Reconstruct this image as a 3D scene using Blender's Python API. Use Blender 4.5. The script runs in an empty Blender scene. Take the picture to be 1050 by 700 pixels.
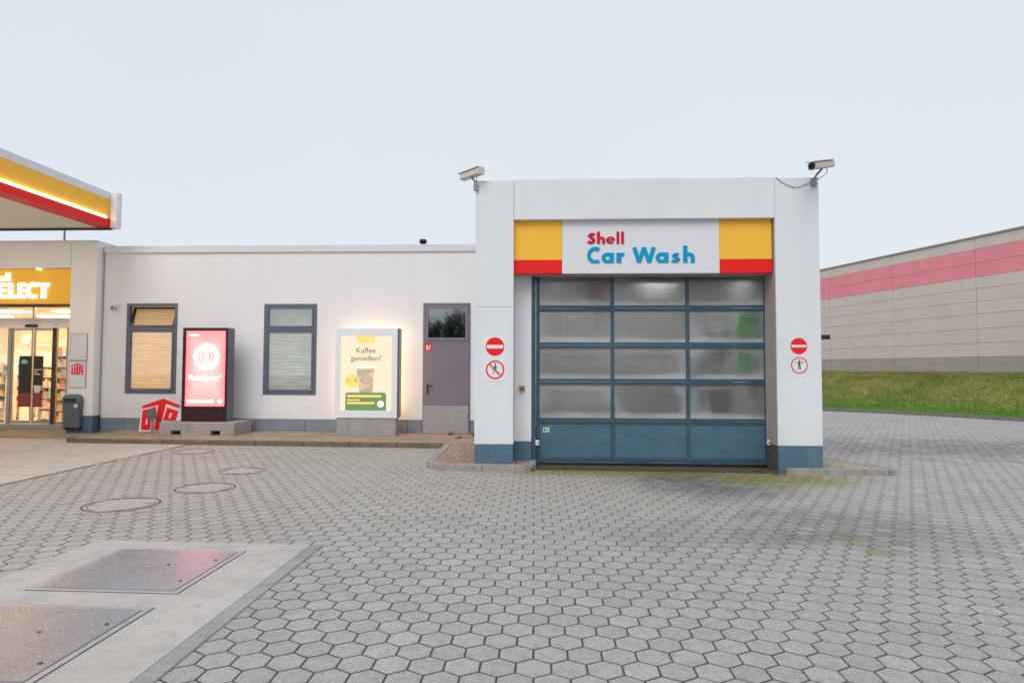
import bpy, bmesh, math, random
import numpy as np
from mathutils import Vector, Matrix
random.seed(7); rng = np.random.default_rng(7)
sc = bpy.context.scene
col = sc.collection
# ------------------------------------------------------------------ camera geometry
YAW, PIT, ROL, FPX, EYE, SLOPE = .045, .043, .003, 650.0, 1.67, .0055
f0 = np.array([-math.sin(YAW), math.cos(YAW), 0]); zz = np.array([0, 0, 1.])
CF = math.cos(PIT) * f0 + math.sin(PIT) * zz
R0 = np.array([math.cos(YAW), math.sin(YAW), 0]); U0 = np.cross(R0, CF)
CR = R0 * math.cos(ROL) + U0 * math.sin(ROL); CU = U0 * math.cos(ROL) - R0 * math.sin(ROL)
CC = np.array([0, 0, EYE])
def ray(x, y): return CF + CR * (x - 525) / FPX - CU * (y - 350) / FPX
def G(x, y, h=0.0):                      # photo pixel -> point on the (slightly falling) yard, h above it
    d = ray(x, y); t = (h - EYE) / (d[2] + SLOPE * d[0]); return CC + t * d
def P(x, y, Y):                          # photo pixel -> point on the vertical plane at depth Y
    d = ray(x, y); return CC + d * (Y / d[1])
def gz(x): return -SLOPE * x             # the yard falls gently to the right
cam = bpy.data.cameras.new('camera'); co = bpy.data.objects.new('camera', cam); col.objects.link(co)
co.matrix_world = Matrix(((CR[0], CU[0], -CF[0], 0), (CR[1], CU[1], -CF[1], 0), (CR[2], CU[2], -CF[2], EYE), (0, 0, 0, 1)))
cam.sensor_width = 36; cam.lens = FPX / 1050 * 36; cam.clip_start = .05; cam.clip_end = 2000
sc.camera = co
# ------------------------------------------------------------------ material helpers
class NT:
    def __init__(s, name):
        s.m = bpy.data.materials.new(name); s.m.use_nodes = True; s.t = s.m.node_tree; s.t.nodes.clear()
        s.out = s.t.nodes.new('ShaderNodeOutputMaterial')
    def n(s, typ, **kw):
        nd = s.t.nodes.new('ShaderNode' + typ)
        for k, v in kw.items():
            if k.startswith('i_'):
                key = k[2:]; key = int(key) if key.isdigit() else key.replace('_', ' ')
                s.set(nd.inputs[key], v)
            else: setattr(nd, k, v)
        return nd
    def set(s, inp, v):
        if isinstance(v, bpy.types.NodeSocket): s.t.links.new(v, inp)
        elif isinstance(v, bpy.types.Node): s.t.links.new(v.outputs[0], inp)
        else:
            if isinstance(v, (tuple, list)) and len(v) == 3 and inp.type == 'RGBA': v = (*v, 1)
            inp.default_value = v
    def math(s, op, a, b=None, c=None, clamp=False):
        nd = s.t.nodes.new('ShaderNodeMath'); nd.operation = op; nd.use_clamp = clamp
        s.set(nd.inputs[0], a)
        if b is not None: s.set(nd.inputs[1], b)
        if c is not None: s.set(nd.inputs[2], c)
        return nd.outputs[0]
    def mix(s, f, a, b, bt='MIX'):
        nd = s.t.nodes.new('ShaderNodeMix'); nd.data_type = 'RGBA'; nd.blend_type = bt
        s.set(nd.inputs[0], f); s.set(nd.inputs[6], a); s.set(nd.inputs[7], b); return nd.outputs[2]
    def noise(s, vec, scale, detail=4, rough=.55, dist=0):
        nd = s.n('TexNoise', i_Scale=scale, i_Detail=detail, i_Roughness=rough, i_Distortion=dist); s.set(nd.inputs['Vector'], vec); return nd.outputs[0]
    def ramp(s, f, a, b, A=0., B=1.):
        nd = s.n('MapRange', i_1=a, i_2=b, i_3=A, i_4=B); nd.interpolation_type = 'SMOOTHSTEP'; s.set(nd.inputs[0], f); return nd.outputs[0]
    def pos(s): return s.n('NewGeometry').outputs['Position']
    def sep(s, v): nd = s.n('SeparateXYZ'); s.set(nd.inputs[0], v); return nd.outputs
    def scl(s, v, sx, sy, sz):
        nd = s.n('Mapping'); s.set(nd.inputs[0], v); nd.inputs['Scale'].default_value = (sx, sy, sz); return nd.outputs[0]
    def done(s, sh): s.t.links.new(sh if isinstance(sh, bpy.types.NodeSocket) else sh.outputs[0], s.out.inputs[0]); return s.m
    def bump(s, h, strength, dist=.01): return s.n('Bump', i_Strength=strength, i_Distance=dist, i_Height=h).outputs[0]
M = {}
def simple(name, c, rough=.5, metal=0, var=.08, vs=3, bump=0, bs=200, bd=.002, spec=.5, coat=0, dirt=None):
    t = NT(name); p = t.pos()
    n1 = t.noise(p, vs, 6, .6); n2 = t.noise(p, vs * 9, 3, .6)
    f = t.math('ADD', t.math('MULTIPLY', n1, .6), t.math('MULTIPLY', n2, .4))
    fac = t.ramp(f, .3, .7)
    dk = tuple(x * (1 - var) for x in c); lt = tuple(min(1, x * (1 + var * .6)) for x in c)
    cc = t.mix(fac, dk, lt)
    if dirt:
        dn = t.noise(t.scl(p, 5, 5, .6), 1.3, 5, .65)
        cc = t.mix(t.math('MULTIPLY', t.ramp(dn, .5, .8), dirt[1]), cc, dirt[0])
    b = t.n('BsdfPrincipled', i_Base_Color=cc, i_Metallic=metal); b.inputs['Specular IOR Level'].default_value = spec
    b.inputs['Coat Weight'].default_value = coat; b.inputs['Coat Roughness'].default_value = .1
    t.set(b.inputs['Roughness'], t.ramp(n1, .2, .8, max(0, rough - .06), min(1, rough + .08)))
    if bump: t.set(b.inputs['Normal'], t.bump(t.noise(p, bs, 3, .6), bump, bd))
    M[name] = t.done(b); return M[name]
def emit(name, c, s):
    t = NT(name); e = t.n('Emission', i_Color=c, i_Strength=s); M[name] = t.done(e)
def srgb(r, g, b):
    f = lambda v: ((v / 255 + .055) / 1.055) ** 2.4 if v > 10 else v / 255 / 12.92
    return (f(r), f(g), f(b))
# ------------------------------------------------------------------ mesh helpers
class MB:
    def __init__(s): s.v = []; s.f = []; s.sm = []
    def add(s, vs, fs, smooth=False):
        o = len(s.v); s.v += [tuple(map(float, p)) for p in vs]; s.f += [[o + i for i in q] for q in fs]; s.sm += [smooth] * len(fs); return s
    def box(s, x0, x1, y0, y1, z0, z1):
        s.add([(x, y, z) for x in (x0, x1) for y in (y0, y1) for z in (z0, z1)],
              [(0, 1, 3, 2), (4, 6, 7, 5), (0, 4, 5, 1), (2, 3, 7, 6), (0, 2, 6, 4), (1, 5, 7, 3)]); return s
    def obox(s, c, ax, ay, az, hx, hy, hz):          # oriented box
        c = Vector(c); vs = [c + ax * (i * hx) + ay * (j * hy) + az * (k * hz) for i in (-1, 1) for j in (-1, 1) for k in (-1, 1)]
        s.add(vs, [(0, 1, 3, 2), (4, 6, 7, 5), (0, 4, 5, 1), (2, 3, 7, 6), (0, 2, 6, 4), (1, 5, 7, 3)]); return s
    def prism(s, pts, z0, z1):                        # polygon in XY, z0..z1 (numbers or functions of x)
        n = len(pts); A = [(x, y, z0) for x, y in pts]; B = [(x, y, z1) for x, y in pts]
        s.add(A + B, [list(range(n))[::-1], list(range(n, 2 * n))] + [(i, (i + 1) % n, n + (i + 1) % n, n + i) for i in range(n)]); return s
    def prism_y(s, pts, y0, y1):                      # polygon in XZ, extruded along y
        n = len(pts); A = [(x, y0, z) for x, z in pts]; B = [(x, y1, z) for x, z in pts]
        s.add(A + B, [list(range(n)), list(range(n, 2 * n))[::-1]] + [((i + 1) % n, i, n + i, n + (i + 1) % n) for i in range(n)]); return s
    def ring(s, cx, cz, r0, r1, y0, y1, n=40):        # annulus in XZ plane
        vs = []
        for i in range(n):
            a = 2 * math.pi * i / n; c, d = math.cos(a), math.sin(a)
            vs += [(cx + r0 * c, y0, cz + r0 * d), (cx + r1 * c, y0, cz + r1 * d), (cx + r0 * c, y1, cz + r0 * d), (cx + r1 * c, y1, cz + r1 * d)]
        fs = []
        for i in range(n):
            a, b = 4 * i, 4 * ((i + 1) % n)
            fs += [(a, a + 1, b + 1, b), (a + 2, b + 2, b + 3, a + 3), (a + 1, a + 3, b + 3, b + 1), (a, b, b + 2, a + 2)]
        s.add(vs, fs); return s
    def disc_y(s, cx, cz, r, y0, y1, n=40, rz=None): s.prism_y([(cx + r * math.cos(2 * math.pi * i / n), cz + (rz or r) * math.sin(2 * math.pi * i / n)) for i in range(n)], y0, y1); return s
    def cyl(s, a, b, r, r2=None, n=16, cap=True):
        a = Vector(a); b = Vector(b); r2 = r if r2 is None else r2; d = (b - a).normalized()
        u = d.orthogonal().normalized(); w = d.cross(u)
        vs = [a + (u * math.cos(t) + w * math.sin(t)) * r for t in [2 * math.pi * i / n for i in range(n)]] + [b + (u * math.cos(t) + w * math.sin(t)) * r2 for t in [2 * math.pi * i / n for i in range(n)]]
        s.add(vs, [(i, (i + 1) % n, n + (i + 1) % n, n + i) for i in range(n)], True)
        if cap:
            o = len(s.v) - 2 * n; s.f += [[o + i for i in range(n)][::-1], [o + n + i for i in range(n)]]; s.sm += [False, False]
        return s
    def tube(s, pts, r, n=8):
        for a, b in zip(pts, pts[1:]): s.cyl(a, b, r, r, n)
        return s
    def shear(s):                                     # follow the fall of the yard
        s.v = [(x, y, z + gz(x)) for x, y, z in s.v]; return s
    def build(s, name, mat, parent=None, bevel=0, seg=2, **props):
        V = np.array(s.v); c = (V.min(0) + V.max(0)) / 2
        me = bpy.data.meshes.new(name); me.from_pydata([tuple(p) for p in (V - c)], [], s.f)
        me.polygons.foreach_set('use_smooth', s.sm)
        mats = mat if isinstance(mat, list) else [mat]
        for m_ in mats: me.materials.append(M[m_] if isinstance(m_, str) else m_)
        me.update()
        o = bpy.data.objects.new(name, me); col.objects.link(o); o.location = c
        if parent: 
            o.parent = parent; o.matrix_parent_inverse = W(parent).inverted()
        if bevel:
            b = o.modifiers.new('bevel', 'BEVEL'); b.width = bevel; b.segments = seg; b.limit_method = 'ANGLE'; b.angle_limit = .6; b.harden_normals = False
        tag(o, **props); return o
def W(o):
    m = Matrix.Translation(o.location) @ o.rotation_euler.to_matrix().to_4x4()
    if o.parent: m = W(o.parent) @ o.matrix_parent_inverse @ m
    return m
def tag(o, label=None, cat=None, group=None, kind=None):
    if label: o['label'] = label
    if cat: o['category'] = cat
    if group: o['group'] = group
    if kind: o['kind'] = kind
    return o
def thing(name, label, cat, loc, group=None):
    o = bpy.data.objects.new(name, None); o.empty_display_size = .2; col.objects.link(o); o.location = tuple(float(a) for a in loc)
    return tag(o, label, cat, group)
def dup(root, loc, label):
    r = root.copy(); col.objects.link(r); r.location = loc; r['label'] = label
    for ch in list(root.children):
        c = ch.copy(); col.objects.link(c); c.parent = r
        for g in list(ch.children):
            d = g.copy(); col.objects.link(d); d.parent = c
    return r
def text(s, size, x, z, y, mat, name, parent=None, align='LEFT', bold=0., ext=.004, xs=1., fit=None, **props):
    cu = bpy.data.curves.new(name, 'FONT'); cu.body = s; cu.size = 1; cu.extrude = 0; cu.offset = bold; cu.resolution_u = 4
    t = bpy.data.objects.new('tmp', cu); col.objects.link(t); dg = bpy.context.evaluated_depsgraph_get(); dg.update()
    me = bpy.data.meshes.new_from_object(t.evaluated_get(dg)); bpy.data.objects.remove(t); bpy.data.curves.remove(cu)
    bm = bmesh.new(); bm.from_mesh(me); bmesh.ops.dissolve_limit(bm, angle_limit=.001, verts=bm.verts, edges=bm.edges)
    r = bmesh.ops.extrude_face_region(bm, geom=bm.faces[:]); bmesh.ops.translate(bm, verts=[g for g in r['geom'] if isinstance(g, bmesh.types.BMVert)], vec=(0, 0, .0001))
    bm.verts.ensure_lookup_table(); V = [v.co.copy() for v in bm.verts]
    xa, xb = min(v.x for v in V), max(v.x for v in V); za, zb = min(v.y for v in V), max(v.y for v in V)
    if fit: sx = (fit[1] - fit[0]) / (xb - xa); sz = (fit[3] - fit[2]) / (zb - za); ox, oz = fit[0] - xa * sx, fit[2] - za * sz
    else:
        sx = size * xs; sz = size; ox, oz = x - (0 if align == 'LEFT' else (xa + xb) / 2 * sx if align == 'CENTER' else xb * sx), z
    mb = MB(); bm.faces.ensure_lookup_table()
    mb.add([(ox + v.x * sx, y - (ext if v.z > 5e-5 else 0), oz + v.y * sz) for v in V], [[v.index for v in f.verts] for f in bm.faces])
    bm.free(); return mb.build(name, mat, parent, **props)
def smooth_pts(p, k=8):
    out = []; p = [np.array(q, float) for q in p]; q = [2 * p[0] - p[1]] + p + [2 * p[-1] - p[-2]]
    for i in range(1, len(q) - 2):
        for j in range(k):
            t = j / k; out.append(.5 * ((2 * q[i]) + (-q[i-1] + q[i+1]) * t + (2*q[i-1] - 5*q[i] + 4*q[i+1] - q[i+2]) * t*t + (-q[i-1] + 3*q[i] - 3*q[i+1] + q[i+2]) * t**3))
    return out + [p[-1]]
def arc(cx, cz, r, a0, a1, n=24, rz=None): return [(cx + r * math.cos(math.radians(a0 + (a1 - a0) * i / n)), cz + (rz or r) * math.sin(math.radians(a0 + (a1 - a0) * i / n))) for i in range(n + 1)]
# stroke letters, cap height 1: list of (centre line, width)
sw = .235
GL = {
 'S': [(smooth_pts([(.47,.80),(.33,.895),(.15,.75),(.29,.545),(.43,.30),(.27,.105),(.04,.21)]), sw*.95)],
 's': [(smooth_pts([(.36,.49),(.25,.54),(.125,.455),(.22,.35),(.335,.20),(.20,.085),(.03,.15)]), sw*.78)],
 'h': [([(.1,0),(.1,1.1)], sw), ([(.1,.34)] + arc(.30,.335,.20,170,0,14,.215) + [(.5,0)], sw*.95)],
 'e': [(arc(.33,.33,.245,0,318,30), sw*.72), ([(.12,.33),(.62,.33)], sw*.42)],
 'l': [([(.1,0),(.1,1.1)], sw)],
 'C': [(arc(.54,.5,.43,52,308,34), sw*1.05)],
 'a': [(arc(.33,.33,.235,0,360,34), sw*.95), ([(.57,0),(.57,.66)], sw)],
 'r': [([(.1,0),(.1,.66)], sw), (smooth_pts([(.13,.36),(.22,.53),(.37,.555)]), sw*.85)],
 'W': [([(.1,1.0),(.37,.0)], sw), ([(.37,.0),(.65,1.0)], sw*.95), ([(.65,1.0),(.93,.0)], sw*.95), ([(.93,.0),(1.2,1.0)], sw)],
 'E': [([(.12,0),(.12,1)], .2), ([(.12,.895),(.55,.895)], .21), ([(.12,.5),(.52,.5)], .2), ([(.12,.105),(.55,.105)], .21)],
 'L': [([(.12,0),(.12,1)], .24), ([(.12,.105),(.52,.105)], .21)],
 'T': [([(.3,0),(.3,1)], .24), ([(0,.895),(.6,.895)], .21)],
}
def strip(pts, w):
    pts = [np.array(p, float) for p in pts]; keep = [pts[0]]
    for p in pts[1:]:
        if np.linalg.norm(p - keep[-1]) > 1e-4: keep.append(p)
    pts = keep; closed = np.linalg.norm(pts[0] - pts[-1]) < 1e-3; n = len(pts); L = []; R = []
    for i in range(n):
        if closed: a = pts[i-1] if i else pts[-2]; b = pts[i+1] if i < n-1 else pts[1]
        else: a = pts[max(0, i-1)]; b = pts[min(n-1, i+1)]
        t = (b - a) / np.linalg.norm(b - a); nn = np.array([-t[1], t[0]]); L.append(pts[i] + nn * w/2); R.append(pts[i] - nn * w/2)
    return L, R
def glyph(mb, ch, x0, x1, z0, cap, y, th=.012):
    st = [(strip(p, w)) for p, w in GL[ch]]
    xs = [q[0] for L, R in st for q in L + R]; a, b = min(xs), max(xs); k = (x1 - x0) / (b - a)
    for i, (L, R) in enumerate(st):
        n = len(L); yy = y - th - i * .0006
        f = lambda q, Y: (x0 + (q[0] - a) * k, Y, z0 + min(max(q[1], 0 if ch != 'zz' else -9), 1.12) * cap)
        vs = [f(q, yy) for q in L] + [f(q, yy) for q in R] + [f(q, y) for q in L] + [f(q, y) for q in R]
        fs = []
        for j in range(n - 1):
            fs += [(j, n + j, n + j + 1, j + 1), (j, j + 1, 2*n + j + 1, 2*n + j), (n + j, 3*n + j, 3*n + j + 1, n + j + 1)]
        fs += [(0, 2*n, 3*n, n), (n - 1, 2*n - 1, 4*n - 1, 3*n - 1)]
        mb.add(vs, fs)
# ------------------------------------------------------------------ materials
def wallmat(name, c, stain=.10):
    t = NT(name); p = t.pos(); s = t.sep(p)
    n1 = t.noise(p, .9, 6, .6); st = t.noise(t.scl(p, 6, 6, .35), 1.0, 5, .6); sp = t.noise(p, 45, 3, .6)
    cc = t.mix(t.ramp(n1, .3, .7), tuple(x * .955 for x in c), c)
    cc = t.mix(t.math('MULTIPLY', t.ramp(st, .48, .78), stain), cc, (.36, .36, .33))
    low = t.math('MULTIPLY', t.ramp(s[2], 1.0, .1), t.ramp(t.noise(p, 3.5, 5, .7), .40, .72)); cc = t.mix(t.math('MULTIPLY', low, .28), cc, (.34, .33, .27))
    b = t.n('BsdfPrincipled', i_Base_Color=cc, i_Roughness=.85)
    t.set(b.inputs['Normal'], t.bump(t.math('ADD', sp, t.math('MULTIPLY', t.noise(p, 240, 2, .5), .5)), .35, .003)); M[name] = t.done(b)
wallmat('white_render', (.80, .79, .81), .09); wallmat('grey_render', (.755, .785, .82), .09); wallmat('beige_render', (.90, .885, .86), .02)
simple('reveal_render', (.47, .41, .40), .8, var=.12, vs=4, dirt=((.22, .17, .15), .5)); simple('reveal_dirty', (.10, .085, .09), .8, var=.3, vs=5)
simple('blue_skirt', (.075, .15, .225), .62, var=.18, vs=2.5, bump=.3, bs=60, bd=.003, dirt=((.22, .21, .17), .45))
simple('grey_skirt', (.20, .24, .30), .62, var=.2, vs=2.5, bump=.3, bs=60, bd=.003, dirt=((.26, .23, .17), .5))
simple('joint_dark', (.04, .04, .045), .8)
simple('soffit', (.42, .40, .40), .7)
simple('coping', (.66, .66, .70), .4, metal=.1, var=.06)
simple('frame_blue', (.11, .135, .185), .38, var=.12, bump=.1, bs=40, bd=.002)
simple('door_blue', (.034, .088, .130), .36, var=.2, vs=4, dirt=((.10, .12, .12), .5))
simple('infill_blue', (.062, .14, .20), .40, var=.14, vs=5, bump=.12, bs=30, bd=.003, dirt=((.12, .15, .15), .6))
simple('door_violet', (.205, .175, .225), .42, var=.10, vs=2)
simple('kick_plate', (.44, .42, .43), .38, metal=.55, var=.12, vs=8)
simple('yellow_panel', (.95, .52, .06), .45, var=.02, spec=.2); simple('red_panel', (.84, .015, .02), .45, var=.02, spec=.2)
simple('white_panel', (.74, .74, .78), .5, var=.01, spec=.15)
simple('letter_red', (.60, .012, .045), .5, var=.02, spec=.15); simple('letter_blue', (.0, .33, .58), .5, var=.02, spec=.15)
simple('sign_red', (.88, .02, .018), .5, var=.03, spec=.2); simple('sign_white', (.78, .80, .82), .45, var=.04); simple('sign_black', (.012, .016, .03), .5)
simple('camera_shell', (.62, .57, .54), .4, var=.12, vs=20); simple('bracket', (.26, .27, .29), .4, metal=.5, var=.2, vs=20)
simple('black_plastic', (.012, .010, .012), .3); simple('totem_black', (.028, .003, .006), .22, var=.05)  # totem frame: red tint stands in for the screen's reflected glow
simple('totem_side', (.14, .13, .17), .35, metal=.3)
simple('bin_grey', (.10, .13, .15), .45, var=.12, vs=5); simple('bin_lid', (.13, .19, .20), .4, var=.1)
simple('plinth_concrete', (.36, .34, .33), .85, var=.2, vs=4, bump=.5, bs=60, bd=.004, dirt=((.16, .14, .11), .4))
simple('kerb_concrete', (.33, .31, .29), .85, var=.22, vs=5, bump=.5, bs=80, bd=.004, dirt=((.13, .125, .07), .55))
simple('old_kerb', (.17, .145, .105), .9, var=.35, vs=4, bump=.6, bs=60, bd=.005, dirt=((.07, .075, .03), .7))
simple('grey_kerb', (.17, .175, .18), .9, var=.25, vs=3, bump=.5, bs=60, bd=.005)
simple('light_frame', (.80, .83, .88), .35, var=.04); simple('alu', (.42, .39, .34), .35, metal=.6, var=.06)
simple('dark_metal', (.05, .045, .04), .4, metal=.4)
simple('hall_panel', (.645, .555, .52), .6, var=.07, vs=1.2, dirt=((.44, .40, .37), .25)); simple('hall_pink', (.86, .27, .33), .6, var=.08, vs=1.2, dirt=((.66, .24, .27), .3))
simple('hall_base', (.40, .345, .315), .7, var=.1, vs=1.2); simple('hall_gap', (.33, .28, .26), .8); simple('roofing', (.12, .12, .125), .9)
simple('brass', (.45, .28, .10), .35, metal=.6); simple('mint', (.25, .62, .48), .5)
simple('cast_iron', (.15, .085, .07), .6, metal=.3, var=.3, vs=20, bump=.6, bs=90, bd=.004); simple('cover_fill', (.43, .39, .38), .85, var=.2, vs=8, bump=.5, bs=90, bd=.003)
simple('outfield', (.20, .20, .20), 1, var=.2, vs=.1); simple('mossy_threshold', (.085, .078, .035), .95, var=.4, vs=6); simple('weed_green', (.12, .15, .035), .8, var=.3, vs=30); simple('soil', (.045, .04, .028), 1, var=.4, vs=3)
simple('canopy_white', (.72, .74, .80), .35, var=.05); simple('canopy_under', (.84, .80, .72), .5, var=.06)
simple('shop_floor', (.62, .56, .48), .3); simple('shop_wall', (.82, .66, .47), .7); simple('shelf', (.84, .76, .64), .5)
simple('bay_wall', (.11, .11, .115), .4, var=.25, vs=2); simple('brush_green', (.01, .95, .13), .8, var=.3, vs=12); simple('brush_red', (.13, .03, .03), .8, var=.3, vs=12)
simple('bark', (.05, .042, .035), .95, var=.3); 
emit('glow_line', (1, .78, .42), 9.); emit('letter_glow', (1, .95, .82), 1.9); emit('added_tube_light', (1, .97, .9), 26.); emit('shop_lamp', (1, .745, .51), 30.)
emit('canopy_lamp', (1, .84, .66), 30.); emit('edge_glow', (1, .66, .38), 3.0)
for i, c in enumerate([(.75,.28,.20),(.85,.66,.30),(.35,.40,.52),(.88,.82,.70),(.40,.52,.34),(.70,.46,.28)]): simple('pack%d' % i, c, .4, var=.1)
# glazing: clear with fresnel mirror
def glass(name, tint, refl=1.45, boost=.0, rough=.0):
    t = NT(name); fr = t.n('Fresnel', i_IOR=refl); tr = t.n('BsdfTransparent', i_Color=tint); gl = t.n('BsdfGlossy', i_Color=(1, 1, 1), i_Roughness=rough)
    mx = t.n('MixShader'); t.set(mx.inputs[0], t.math('ADD', fr.outputs[0], boost, clamp=True)); t.set(mx.inputs[1], tr); t.set(mx.inputs[2], gl); M[name] = t.done(mx)
glass('clear_glass', (.96, .95, .92)); glass('window_glass', (.86, .88, .88), 1.5, .06); glass('dark_glass', (.55, .60, .62), 1.5, .22, .03)
# fogged wash-bay pane
def fog():
    t = NT('fogged_pane'); g = t.n('TexCoord').outputs['Generated']; s = t.sep(g); r = t.n('ObjectInfo').outputs['Random']; p = t.pos()
    ux = t.math('ABSOLUTE', t.math('SUBTRACT', s[0], .5)); uz = t.math('ABSOLUTE', t.math('SUBTRACT', s[2], .52))
    sup = t.math('POWER', t.math('ADD', t.math('POWER', t.math('MULTIPLY', ux, 2.15), 5), t.math('POWER', t.math('MULTIPLY', uz, 2.5), 5)), .2)
    cmb = t.n('CombineXYZ'); t.set(cmb.inputs[0], r); t.set(cmb.inputs[2], r); va = t.n('VectorMath'); va.operation = 'MULTIPLY_ADD'; t.set(va.inputs[0], cmb.outputs[0]); va.inputs[1].default_value = (37, 37, 37); t.set(va.inputs[2], p)
    q = va.outputs[0]
    n = t.noise(q, 2.1, 4, .6, .4); streak = t.noise(t.scl(q, 26, 26, 1.2), 1, 4, .6); blot = t.noise(q, 1.1, 3, .5)
    edge = t.ramp(t.math('ADD', sup, t.math('MULTIPLY', t.math('SUBTRACT', n, .5), .35)), .72, 1.0)
    bot = t.ramp(t.math('ADD', s[2], t.math('MULTIPLY', n, .22)), .34, .12)
    f = t.math('ADD', t.math('MULTIPLY', edge, .24), t.math('MULTIPLY', bot, .60))
    f = t.math('ADD', f, t.math('MULTIPLY', t.ramp(blot, .40, .62), .46)); f = t.math('ADD', f, t.math('MULTIPLY', t.math('SUBTRACT', streak, .5), .50), clamp=True)
    c = t.mix(f, (.055, .050, .056), (.56, .55, .58))
    d = t.n('BsdfPrincipled', i_Base_Color=c, i_Roughness=.33); 
    trl = t.n('BsdfTranslucent', i_Color=(.75, .76, .78)); m1 = t.n('MixShader', i_0=.35); t.set(m1.inputs[1], d); t.set(m1.inputs[2], trl)
    tr = t.n('BsdfRefraction', i_Color=(.95, .97, .97), i_Roughness=.34, i_IOR=1.45); m2 = t.n('MixShader'); t.set(m2.inputs[0], t.ramp(f, .0, .7, .62, .14)); t.set(m2.inputs[1], m1); t.set(m2.inputs[2], tr)
    M['fogged_pane'] = t.done(m2)
fog()
def blind(name, ca, cb, em=0):
    t = NT(name); p = t.pos(); s = t.sep(p)
    n = t.noise(t.scl(p, 1.2, 1, 5), 2.2, 4, .6); cc = t.mix(t.ramp(n, .35, .65), ca, cb)
    b = t.n('BsdfPrincipled', i_Base_Color=cc, i_Roughness=.6)
    if em: b.inputs['Emission Color'].default_value = (1, .62, .30, 1) if 'grey' not in name else (.9, .9, .85, 1); b.inputs['Emission Strength'].default_value = em  # glow put into blinds and back panels, standing in for light behind them
    M[name] = t.done(b)
blind('blind_warm', (.60, .42, .26), (.80, .68, .52), .55); blind('blind_grey', (.66, .62, .55), (.88, .86, .82), .22); blind('blind_amber', (.60, .36, .12), (.7, .45, .18), .45)
# hexagon concrete pavers
def paving():
    t = NT('hex_paver'); p = t.pos(); s = t.sep(p); a = t.n('Attribute', attribute_name='tone').outputs['Fac']
    fine = t.noise(p, 260, 4, .7); mid = t.noise(p, 14, 5, .65); big = t.noise(p, .55, 5, .6); sp = t.noise(p, 900, 2, .5)
    cc = t.mix(a, (.31, .305, .315), (.47, .463, .475))
    warm = t.math('MULTIPLY', t.ramp(t.math('ADD', s[1], t.math('MULTIPLY', big, 5)), 6.5, 12.5), t.ramp(t.math('SUBTRACT', s[0], t.math('MULTIPLY', big, 3)), 5., -1.)); cc = t.mix(t.math('MULTIPLY', warm, .8), cc, (.43, .385, .34))
    st2 = t.math('FRACT', t.math('MULTIPLY', a, 37.7)); cc = t.mix(t.math('MULTIPLY', t.ramp(st2, .80, .97), .45), cc, (.27, .255, .245)); gr = t.noise(p, 95, 5, .75)
    cc = t.mix(t.ramp(gr, .34, .66), t.mix(.50, cc, (.15, .145, .14)), t.mix(.34, cc, (.74, .73, .72)))
    cc = t.mix(t.math('MULTIPLY', t.ramp(mid, .44, .68), .52), cc, (.26, .24, .22))
    cc = t.mix(t.math('MULTIPLY', t.ramp(big, .45, .7), .26), cc, (.28, .25, .225))
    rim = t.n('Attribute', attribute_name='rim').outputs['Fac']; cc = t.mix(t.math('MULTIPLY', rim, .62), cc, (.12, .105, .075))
    # tyre dirt in front of the wash door, spreading out towards the right
    def blob(cx, cy, rx, ry, amp, k=.55, ns=1.3):
        dx = t.math('DIVIDE', t.math('SUBTRACT', s[0], cx), rx); dy = t.math('DIVIDE', t.math('SUBTRACT', s[1], cy), ry)
        d = t.math('SQRT', t.math('ADD', t.math('MULTIPLY', dx, dx), t.math('MULTIPLY', dy, dy)))
        d = t.math('ADD', d, t.math('MULTIPLY', t.math('SUBTRACT', t.noise(p, ns, 6, .65), .5), k * 3.2)); return t.math('MULTIPLY', t.ramp(d, 1.05, .25), amp)
    dirt = t.math('ADD', t.math('ADD', t.math('ADD', blob(2.4, 9.7, 1.5, 1.8, .85, .3), blob(2.2, 10.3, .9, .5, .5, .3), clamp=True), blob(3.4, 7.0, 1.8, 1.4, .48, .6)), t.math('ADD', blob(9.6, 14.5, 6, 2.6, .60, .8, 2.2), blob(1.5, 6.6, 1.6, .8, .25, .6)), clamp=True)
    dirt = t.math('MULTIPLY', t.math('MULTIPLY', dirt, t.ramp(mid, .2, .6, .65, 1.)), t.ramp(a, .15, .85, 1.1, .62), clamp=True)
    cc = t.mix(dirt, cc, (.085, .083, .088))
    moss = t.math('ADD', t.math('MULTIPLY', blob(.8, 10.6, 2.6, .8, 1., .3), 1), t.math('ADD', blob(3.7, 10.1, 1.9, 1.0, 1., .3), t.math('ADD', blob(3.06, 6.53, .2, .16, .55, .25, 4), blob(3.12, 6.04, .22, .16, .65, .25, 5))), clamp=True)
    mm = t.math('MULTIPLY', moss, t.ramp(t.noise(p, 11, 5, .75), .30, .56)); cc = t.mix(mm, cc, (.21, .20, .04))
    b = t.n('BsdfPrincipled', i_Base_Color=cc); t.set(b.inputs['Roughness'], t.ramp(big, .3, .7, .58, .74)); b.inputs['Specular IOR Level'].default_value = .55
    t.set(b.inputs['Normal'], t.bump(t.math('ADD', t.math('MULTIPLY', gr, 1.2), t.math('MULTIPLY', fine, .6)), .8, .004)); M['hex_paver'] = t.done(b)
    t = NT('paver_joint'); p = t.pos(); n = t.noise(p, 2.2, 5, .6); f = t.noise(p, 120, 3, .6)
    cc = t.mix(t.ramp(n, .36, .62), (.065, .053, .036), (.115, .105, .028)); cc = t.mix(t.ramp(f, .4, .6), cc, (.035, .03, .02))
    b = t.n('BsdfPrincipled', i_Base_Color=cc, i_Roughness=1.); t.set(b.inputs['Normal'], t.bump(f, .7, .004)); M['paver_joint'] = t.done(b)
paving()
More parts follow.
